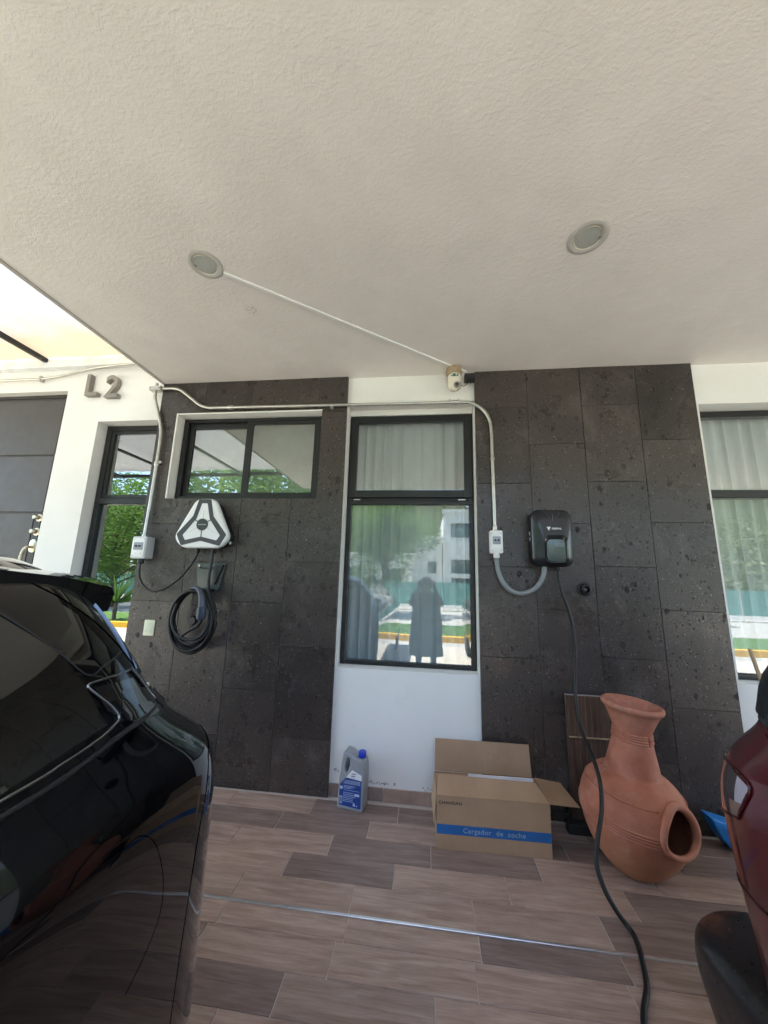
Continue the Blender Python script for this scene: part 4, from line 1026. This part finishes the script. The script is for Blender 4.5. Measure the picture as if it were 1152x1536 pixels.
# side glass, pillar, quarter glass
pc(cb_.patch('side_window', [(-3.0, 1.10), (-2.13, 1.112), (-1.93, 1.140), (-1.96, 1.225), (-1.99, 1.29), (-2.14, 1.43), (-2.35, 1.455), (-3.0, 1.455)], TINT, bcar, .003))
pc(cb_.patch('side_window', [(-3.75, 1.11), (-3.05, 1.10), (-3.05, 1.455), (-3.45, 1.44)], TINT, bcar, .003))
pc(cb_.patch('quarter_window', [(-1.925, 1.165), (-1.865, 1.122), (-1.79, 1.115), (-1.765, 1.135), (-1.82, 1.205), (-1.94, 1.215)], TINT, bcar, .003))
pc(cb_.line('belt_trim', [(-3.9, 1.085), (-2.6, 1.088), (-2.13, 1.104), (-2.03, 1.112), (-1.955, 1.122), (-1.915, 1.134), (-1.90, 1.145), (-1.915, 1.172), (-1.950, 1.212), (-1.953, 1.222), (-1.93, 1.224), (-1.86, 1.224), (-1.815, 1.222)], .0030, CHROME, bcar, .003))
pc(cb_.line('quarter_trim', [(-1.815, 1.222), (-1.79, 1.195), (-1.765, 1.160), (-1.750, 1.138)], .005, CHROME, bcar, .003))
pc(cb_.line('belt_seal', [(-3.9, 1.066), (-2.6, 1.070), (-2.13, 1.084), (-2.0, 1.095), (-1.90, 1.112), (-1.83, 1.120), (-1.76, 1.125)], .006, BPLAST, bcar, .002))
pc(cb_.line('panel_gap', [(-2.14, 1.44), (-1.99, 1.295), (-1.945, 1.24), (-1.90, 1.25), (-1.84, 1.262), (-1.815, 1.265)], .0014, M('seal_line', (.02, .02, .022), .5), bcar, .001))
pc(cb_.line('panel_gap', [(-2.05, 1.478), (-1.93, 1.40), (-1.84, 1.31), (-1.79, 1.24), (-1.76, 1.19)], .0016, SEAM, bcar, .0))
# rear window wraps behind the pillar
pc(cb_.patch('rear_window', [(.13, 1.20), (1.2, 1.20), (1.15, 1.40), (.16, 1.40)], M('rear_glass', (.02, .03, .035), .02, 0, .1, coat=1, spec=1), bcar, .005, False))
# tail lamp
pc(cb_.patch('tail_lamp', [(-.02, 1.135), (.10, 1.105), (.42, 1.085), (.42, 1.135), (.14, 1.165), (.03, 1.195)], LAMPK, bcar, .004, False))
for k in range(4): pc(cb_.patch('lamp_cell', [(.05+.085*k, 1.115-.006*k), (.10+.085*k, 1.112-.006*k), (.10+.085*k, 1.140-.004*k), (.05+.085*k, 1.150-.004*k)], M('lamp_cell_grey', (.16, .15, .16), .12, .8), bcar, .006, False))
# fuel door and gaps
fd = [(-1.96, .90), (-1.955, .905), (-1.92, .915), (-1.875, .910), (-1.825, .86), (-1.785, .77), (-1.780, .70), (-1.81, .655), (-1.86, .62)]
pc(cb_.line('fuel_door', fd[1:], .0009, SEAM, bcar, -.0002))
pc(cb_.line('panel_gap', [(-.02, .36), (.0, .60), (.03, .80), (.08, .93), (.16, .97), (.30, .985), (.9, .985)], .0010, SEAM, bcar, .0, False))
wheels(cb_, bcar, .34, (-2.35, -5.1), .34)
for o in bcar.children:
    if o.name.startswith('wheel'): pc(o)

# red car: camera sees its left rear corner
LR = [(.20, .87, -1.38, .26, -5.7, .45), (.40, .893, -1.355, .27, -5.8, .5), (.60, .908, -1.335, .28, -5.82, .5),
      (.80, .925, -1.312, .29, -5.78, .5), (.92, .932, -1.310, .30, -5.7, .5), (1.0, .924, -1.332, .30, -5.6, .5), (1.06, .912, -1.38, .29, -5.5, .5), (1.10, .892, -1.44, .28, -5.2, .4),
      (1.14, .872, -1.475, .20, -4.7, .4), (1.24, .850, -1.49, .18, -4.3, .35), (1.31, .815, -1.53, .18, -4.1, .35), (1.38, .76, -1.62, .20, -3.9, .35), (1.50, .68, -1.70, .20, -3.6, .35), (1.56, .60, -1.76, .20, -3.4, .35)]
rcar = thing('parked_suv', 'dark red SUV at the right edge of the carport beside the clay chiminea', 'car', (1.715, -3.5, 0), 'cars parked in the carport')
cr = Car(LR, -1, 1.71)
def pr(o): o.location = o.location-rcar.location; return o
pr(cr.body([.20+(1.56-.20)*k/80 for k in range(81)], REDPAINT, rcar))
LBm = [(.10, .86, -1.22, .2, -1.95, .1), (.20, .885, -1.175, .21, -1.95, .1), (.34, .906, -1.135, .21, -1.95, .1), (.40, .906, -1.138, .21, -1.95, .1), (.435, .898, -1.165, .21, -1.95, .1), (.455, .87, -1.25, .20, -1.95, .1)]
bmpr = Car(LBm, -1, 1.71); bmpr.sm = 2
pr(bmpr.body([.10+.355*k/30 for k in range(31)], M('dark_bumper_plastic', (.016, .012, .012), .3, 0, .1, coat=.2), rcar, 'bumper'))
pr(cr.patch('rear_window', [(-.01, 1.125), (1.1, 1.125), (1.05, 1.34), (.02, 1.34)], MATS['rear_glass'], rcar, .004, False))
pr(cr.patch('quarter_window', [(-.75, 1.15), (-.08, 1.15), (-.05, 1.25), (-.03, 1.36), (-.6, 1.40)], TINT, rcar, .003, False))
pr(cr.patch('pillar_cover', [(.06, 1.14), (.30, 1.14), (.95, 1.20), (.95, 1.30), (.02, 1.30), (.03, 1.24)], BGLOSS, rcar, .012, False))
pr(cr.patch('tail_lamp', [(.045, .895), (.20, .855), (.27, .90), (.27, .97), (.12, 1.0), (.02, .985)], M('reflection_tint_lens', (.50, .42, .47), .04, .9, .1, coat=1), rcar, .0025, False, .02))  # pinkish chrome tone stands in for pale reflections on the lamp lens
pr(cr.line('lamp_rim', [(.045, .895), (.20, .855), (.27, .90), (.27, .97), (.12, 1.0), (.02, .985), (.045, .895)], .0035, M('dark_red_rim', (.05, .004, .006), .2), rcar, .002, False, 4))
pr(cr.line('panel_gap', [(-.16, .45), (-.12, .70), (-.07, .85), (-.05, 1.0), (.0, 1.08), (.08, 1.11)], .0012, SEAM, rcar, .0, False))
wheels(cr, rcar, .34, (-2.2, -4.9), .34)
for o in rcar.children:
    if o.name.startswith('wheel'): pr(o)
pr(cr.line('crease_line', [(-.25, .74), (.0, .72), (.2, .70)], .003, MATS['dark_red_rim'], rcar, .001, False))  # thin line along the body crease, darker red than the paint

# ------------------------------------------------------------------ photographer (seen mirrored in the window)
per = None
def skin_body():
    J = {'pelvis': (0, -3.06, .86, .135, .11), 'belly': (0, -3.05, 1.0, .14, .11), 'chest': (0, -3.03, 1.18, .155, .115), 'neck': (0, -3.02, 1.30, .055, .055), 'head': (0, -2.985, 1.40, .085, .095), 'crown': (0, -2.98, 1.46, .07, .08),
         'shR': (.16, -3.02, 1.245, .058, .058), 'elR': (.25, -2.90, 1.08, .045, .045), 'wrR': (.125, -2.76, 1.36, .03, .03),
         'shL': (-.16, -3.02, 1.245, .058, .058), 'elL': (-.25, -2.90, 1.08, .045, .045), 'wrL': (-.125, -2.76, 1.36, .03, .03),
         'hpR': (.09, -3.06, .80, .095, .095), 'knR': (.11, -3.03, .46, .062, .065), 'anR': (.12, -3.07, .09, .042, .045), 'toR': (.14, -2.90, .035, .045, .03),
         'hpL': (-.09, -3.06, .80, .095, .095), 'knL': (-.11, -3.05, .46, .062, .065), 'anL': (-.12, -3.10, .09, .042, .045), 'toL': (-.15, -2.93, .035, .045, .03)}
    E_ = [('pelvis', 'belly'), ('belly', 'chest'), ('chest', 'neck'), ('neck', 'head'), ('head', 'crown'), ('chest', 'shR'), ('shR', 'elR'), ('elR', 'wrR'), ('chest', 'shL'), ('shL', 'elL'), ('elL', 'wrL'),
          ('pelvis', 'hpR'), ('hpR', 'knR'), ('knR', 'anR'), ('anR', 'toR'), ('pelvis', 'hpL'), ('hpL', 'knL'), ('knL', 'anL'), ('anL', 'toL')]
    idx = {k: i for i, k in enumerate(J)}
    me = bpy.data.meshes.new('person'); me.from_pydata([v[:3] for v in J.values()], [(idx[a], idx[b]) for a, b in E_], [])
    o = link('person', me, M('dark_navy_clothes', (.012, .013, .018), .85, 0, .2))
    m_ = o.modifiers.new('skin', 'SKIN')
    for i, v in enumerate(J.values()): me.skin_vertices[0].data[i].radius = v[3:5]
    me.skin_vertices[0].data[0].use_root = True
    o.modifiers.new('sub', 'SUBSURF').levels = 2; o.modifiers['sub'].render_levels = 2
    return o
per = tag(skin_body(), 'person in dark clothes standing behind the viewpoint, raising a phone', 'person')
SKIN = M('skin', (.42, .24, .16), .5)
bm = bmesh.new()
lathe(bm, [(.001, -.13), (.035, -.122), (.062, -.09), (.076, -.03), (.080, .03), (.07, .085), (.04, .115), (.001, .125)], 'z', 28, (0, -2.965, 1.385))
for v in bm.verts:
    d = v.co-Vector((0, -2.965, 1.385))
    if d.y > 0: v.co.y += .012*math.exp(-((d.x/.014)**2)-((d.z+.02)/.03)**2)*1.6   # nose
    if d.y > 0: v.co.y -= .008*math.exp(-(((abs(d.x)-.03)/.014)**2)-((d.z-.01)/.013)**2)   # eye sockets
fin(bm, 'face', SKIN, per, True)
bm = bmesh.new(); lathe(bm, [(.27, .30), (.265, .5), (.25, .80), (.225, 1.0), (.235, 1.12), (.21, 1.21), (.12, 1.27), (.07, 1.30), (.06, 1.34)], 'z', 32, (0, 0, 0))
for v in bm.verts: v.co.y = v.co.y*.55-3.06+.01*sin(9*v.co.x+v.co.z*3); v.co.x += .008*sin(v.co.z*9)
fin(bm, 'coat', M('black_coat', (.010, .010, .013), .9, 0, .2), per, True)
bm = bmesh.new(); lathe(bm, [(.088, -.06), (.093, .0), (.092, .05), (.078, .105), (.045, .135), (.001, .142)], 'z', 28, (0, -2.985, 1.39)); fin(bm, 'hair', M('black_hair', (.012, .01, .009), .6, bump=.5, bs=120), per, True)
for s in (-1, 1):
    for z in (-.0,): turned('eye', [(.001, .010), (.008, .008), (.011, 0)], M('eye_white', (.7, .7, .68), .2), per, 'y', 14, (s*.03, -2.892, 1.397+z), False)
    bm = bmesh.new(); lathe(bm, [(.001, -.008), (.012, -.006), (.016, 0), (.012, .006), (.001, .008)], 'x', 14, (s*.088, -2.975, 1.385)); fin(bm, 'ear', SKIN, per, True)
    # hands: a palm with four fingers and a thumb around the phone
    bm = bmesh.new(); px = s*.105
    atube(bm, catmull([(s*.125, -2.76, 1.36), (s*.112, -2.748, 1.39), (s*.105, -2.742, 1.43), (s*.10, -2.74, 1.455)], 4), [.024+.006*sin(pi*k/12) for k in range(13)], 12)
    for q in range(4):
        z = 1.405+.019*q; l_ = (.062, .072, .07, .056)[q]
        atube(bm, catmull([(px, -2.746, z), (px-s*.012, -2.757, z+.004), (px-s*.035, -2.752, z+.006), (px-s*l_, -2.742, z+.006)], 4), [.0092-.003*k/12 for k in range(13)], 8)
    atube(bm, catmull([(s*.108, -2.745, 1.405), (s*.092, -2.728, 1.418), (s*.078, -2.722, 1.438)], 4), [.0105-.003*k/8 for k in range(9)], 8)
    fin(bm, 'hand', SKIN, per, True)
ph = tag(box('phone', -.085, .085, -2.738, -2.729, 1.400, 1.480, BPLAST, None, .003, 2, 40), 'dark phone held sideways in both hands of the person', 'phone')

# ------------------------------------------------------------------ trees, fence and building across the street
LEAF = [m_leaf('leaf_green_bright', (.09, .18, .035), (.17, .29, .07)), m_leaf('leaf_green_dark', (.06, .13, .03), (.12, .21, .055))]
BARK = M('tree_bark', (.11, .085, .065), .9, 0, .3, 12, .6, 30)
def tree(x, y, h, r_, label, lm, seed, n=5200, base=.30, leaf=.10):
    rr = random.Random(seed); t = thing('broadleaf_tree', label, 'tree', (x, y, 0), 'trees across the street')
    bm = bmesh.new(); atube(bm, catmull([(0, 0, -.1), (rr.uniform(-.1, .1), 0, h*.2), (rr.uniform(-.2, .2), .1, h*.42), (rr.uniform(-.2, .2), 0, h*.8)], 5), [.16*(h/6)*(1-.8*k/15)+.01 for k in range(16)], 10)
    lobes = []
    for k in range(11):
        a = rr.uniform(0, 2*pi); q = rr.uniform(.25, .78)*r_; z = h*rr.uniform(base+.12, .88); p = Vector((q*cos(a), q*sin(a), z)); lobes.append((p, rr.uniform(.32, .55)*r_))
        atube(bm, catmull([(0, 0, z*.55), (p.x*.4, p.y*.4, z*.8), p], 4), [.05*(1-.7*i/8) for i in range(9)], 6)
    fin(bm, 'trunk', BARK, t, True)
    vs, fs = [], []
    for i in range(n):
        p, q = rr.choice(lobes); d = Vector((rr.gauss(0, 1), rr.gauss(0, 1), rr.gauss(0, .8))).normalized()*q*rr.uniform(.45, 1.08)**.7
        c = p+d; a = rr.uniform(0, 6.3); s_ = leaf*rr.uniform(.6, 1.3); t1 = Vector((cos(a), sin(a), rr.uniform(-.6, .6))).normalized(); t2 = t1.orthogonal().normalized()
        b0 = len(vs); vs += [c+t1*s_, c+t2*s_*.45, c-t1*s_, c-t2*s_*.45]; fs.append((b0, b0+1, b0+2, b0+3))
    me = bpy.data.meshes.new('crown'); me.from_pydata(vs, [], fs); link('crown', me, lm, t)
    return t
tree(-1.9, -13.2, 5.4, 2.2, 'bright green tree in front of the white building across the street', LEAF[0], 1, 8500, .26, .09)
tree(-6.2, -10.5, 6.6, 2.3, 'tall bright green tree on the verge, mirrored in the sliding window', LEAF[0], 2, 6500, .3)
tree(-9.6, -12.5, 7.8, 2.9, 'widest dark green tree on the verge', LEAF[1], 3, 7000)
tree(-13.8, -11.8, 5.6, 2.6, 'low crowned green tree left of the widest tree', LEAF[0], 4, 9000, .12, .10)
tree(-3.6, -21.0, 8.6, 3.2, 'tall tree beyond the green mesh fence', LEAF[0], 5, 6500)
tree(-17.5, -14.0, 7.8, 3.0, 'leftmost dark green tree on the verge', LEAF[1], 6, 5000)
tree(4.5, -12.6, 4.6, 1.3, 'slim green tree before the right part of the white building', LEAF[0], 7, 4000)
tree(8.5, -14.5, 7.0, 2.6, 'rightmost green tree across the street', LEAF[1], 8, 4500)
# wooded slope cover
rr = random.Random(77); vs, fs = [], []
for i in range(60000):
    x = rr.uniform(-90, 70); y = rr.uniform(-100, -46); z0 = -.1+hill(x, y)
    cl = noise.noise(Vector((x*.35, y*.35, 1)))
    z = z0+rr.uniform(.0, 3.4)*(.6+cl); s_ = rr.uniform(.18, .42); a = rr.uniform(0, 6.3)
    t1 = Vector((cos(a), sin(a), rr.uniform(-.6, .6))).normalized(); t2 = t1.orthogonal().normalized(); c = Vector((x, y, z))
    b0 = len(vs); vs += [c+t1*s_, c+t2*s_*.5, c-t1*s_, c-t2*s_*.5]; fs.append((b0, b0+1, b0+2, b0+3))
me = bpy.data.meshes.new('woodland'); me.from_pydata(vs, [], fs)
wl = tag(link('woodland', me, m_leaf('slope_foliage', (.09, .14, .04), (.17, .19, .07))), 'dense green woodland covering the slope far across the street', 'woodland'); wl['kind'] = 'stuff'

fn = thing('mesh_fence', 'long green fabric fence along the far side of the street', 'fence', (0, -16.6, 0))
FM = M('green_shade_cloth', (.10, .27, .235), .7, 0, .15, 1.5)
for k in range(-10, 8):
    box('fabric_panel', k*2.5+.03, k*2.5+2.47, -.012, .0, .25, 1.42, FM, fn)
    box('post', k*2.5-.03, k*2.5+.03, -.05, .03, -.1, 1.55, STEEL, fn)
box('base_wall', -25, 20, .035, .16, -.1, .24, PLASTER, fn)

def bwin(b, x0, x1, z0, z1, y):
    bm = bmesh.new(); frame_mesh(bm, x0, x1, z0, z1, y, y+.06, .06, bev=0); o = fin(bm, 'window', BLACKFRAME, b)
    box('pane', x0+.05, x1-.05, y+.02, y+.03, z0+.05, z1-.05, M('far_window_glass', (.05, .09, .10), .05, 0, .1, coat=1), o)
def bldg(x0, x1, y, h, label, wins, mat=None, grp='white houses across the street', dep=8):
    b = thing('modern_house', label, 'house', (0, y, 0), grp)
    bm = bmesh.new(); xs = sorted({x0, x1, *[w[0] for w in wins], *[w[1] for w in wins]}); zs = sorted({-.1, h, *[w[2] for w in wins], *[w[3] for w in wins]})
    grid_wall(bm, xs, zs, lambda x, z: not any(a < x < c and e < z < g_ for a, c, e, g_ in wins), -.3, 0)
    fin(bm, 'wall', mat or PLASTER, b); box('side_block', x0+.01, x1-.01, -dep, -.31, -.1, h-.01, mat or PLASTER, b)
    for w in wins: bwin(b, w[0]+.001, w[1]-.001, w[2]+.001, w[3]-.001, -.2)
    box('parapet', x0-.1, x1+.1, -.35, .12, h, h+.22, PLASTER, b)
    return b
bldg(1.15, 7.5, -21, 6.0, 'white two storey house with stacked windows across the street', [(1.6, 4.6, 4.35, 5.3), (1.6, 4.6, 2.0, 2.9), (1.6, 4.6, .5, 1.7), (6.0, 7.0, 3.9, 5.3)], None)
bldg(-.9, 1.1, -22.5, 4.4, 'lower white wing left of the two storey house', [(.1, .7, 2.0, 2.8)], None)
bldg(-7.6, -1.1, -26, 3.4, 'low white house behind the trees', [(-6.6, -5.2, 1.0, 2.4), (-3.4, -2.0, 1.0, 2.4)], None)
bldg(8.6, 15.0, -21, 6.1, 'rightmost white house with three tall windows', [(9.4, 11.0, 3.6, 5.2), (12, 14, 3.6, 5.2), (9.4, 14, .6, 2.4)], None)
bldg(-24, -12.5, -24, 5.8, 'leftmost white house with square windows', [(-22, -20, 3.4, 4.9), (-18, -16, 3.4, 4.9), (-22, -19, .8, 2.3)], None)

# plant at the foot of the left window
pl = thing('spiky_plant', 'spiky green yucca plant growing on the verge before the green fence', 'plant', (-9.6, -7.5, -.15))
pl.scale = (1.9, 1.9, 1.9)
bm = bmesh.new(); rr = random.Random(21)
for i in range(46):
    a = rr.uniform(0, 6.3); l_ = rr.uniform(.35, .6); e = rr.uniform(.3, 1.3); d = Vector((cos(a)*cos(e), sin(a)*cos(e), sin(e))); sd = Vector((-sin(a), cos(a), 0))*.014
    p0 = Vector((0, 0, .35)); p1 = p0+d*l_*.6; p2 = p0+d*l_-Vector((0, 0, .10*cos(e)))
    v = [bm.verts.new(q) for q in (p0-sd, p0+sd, p1+sd, p2, p1-sd)]; bm.faces.new(v)
fin(bm, 'leaf', m_leaf('yucca_leaf', (.06, .14, .03), (.14, .24, .06)), pl, False, None, False)['kind'] = 'stuff'
tube('stem', [(0, 0, .06), (0, 0, .40)], .03, BARK, pl)
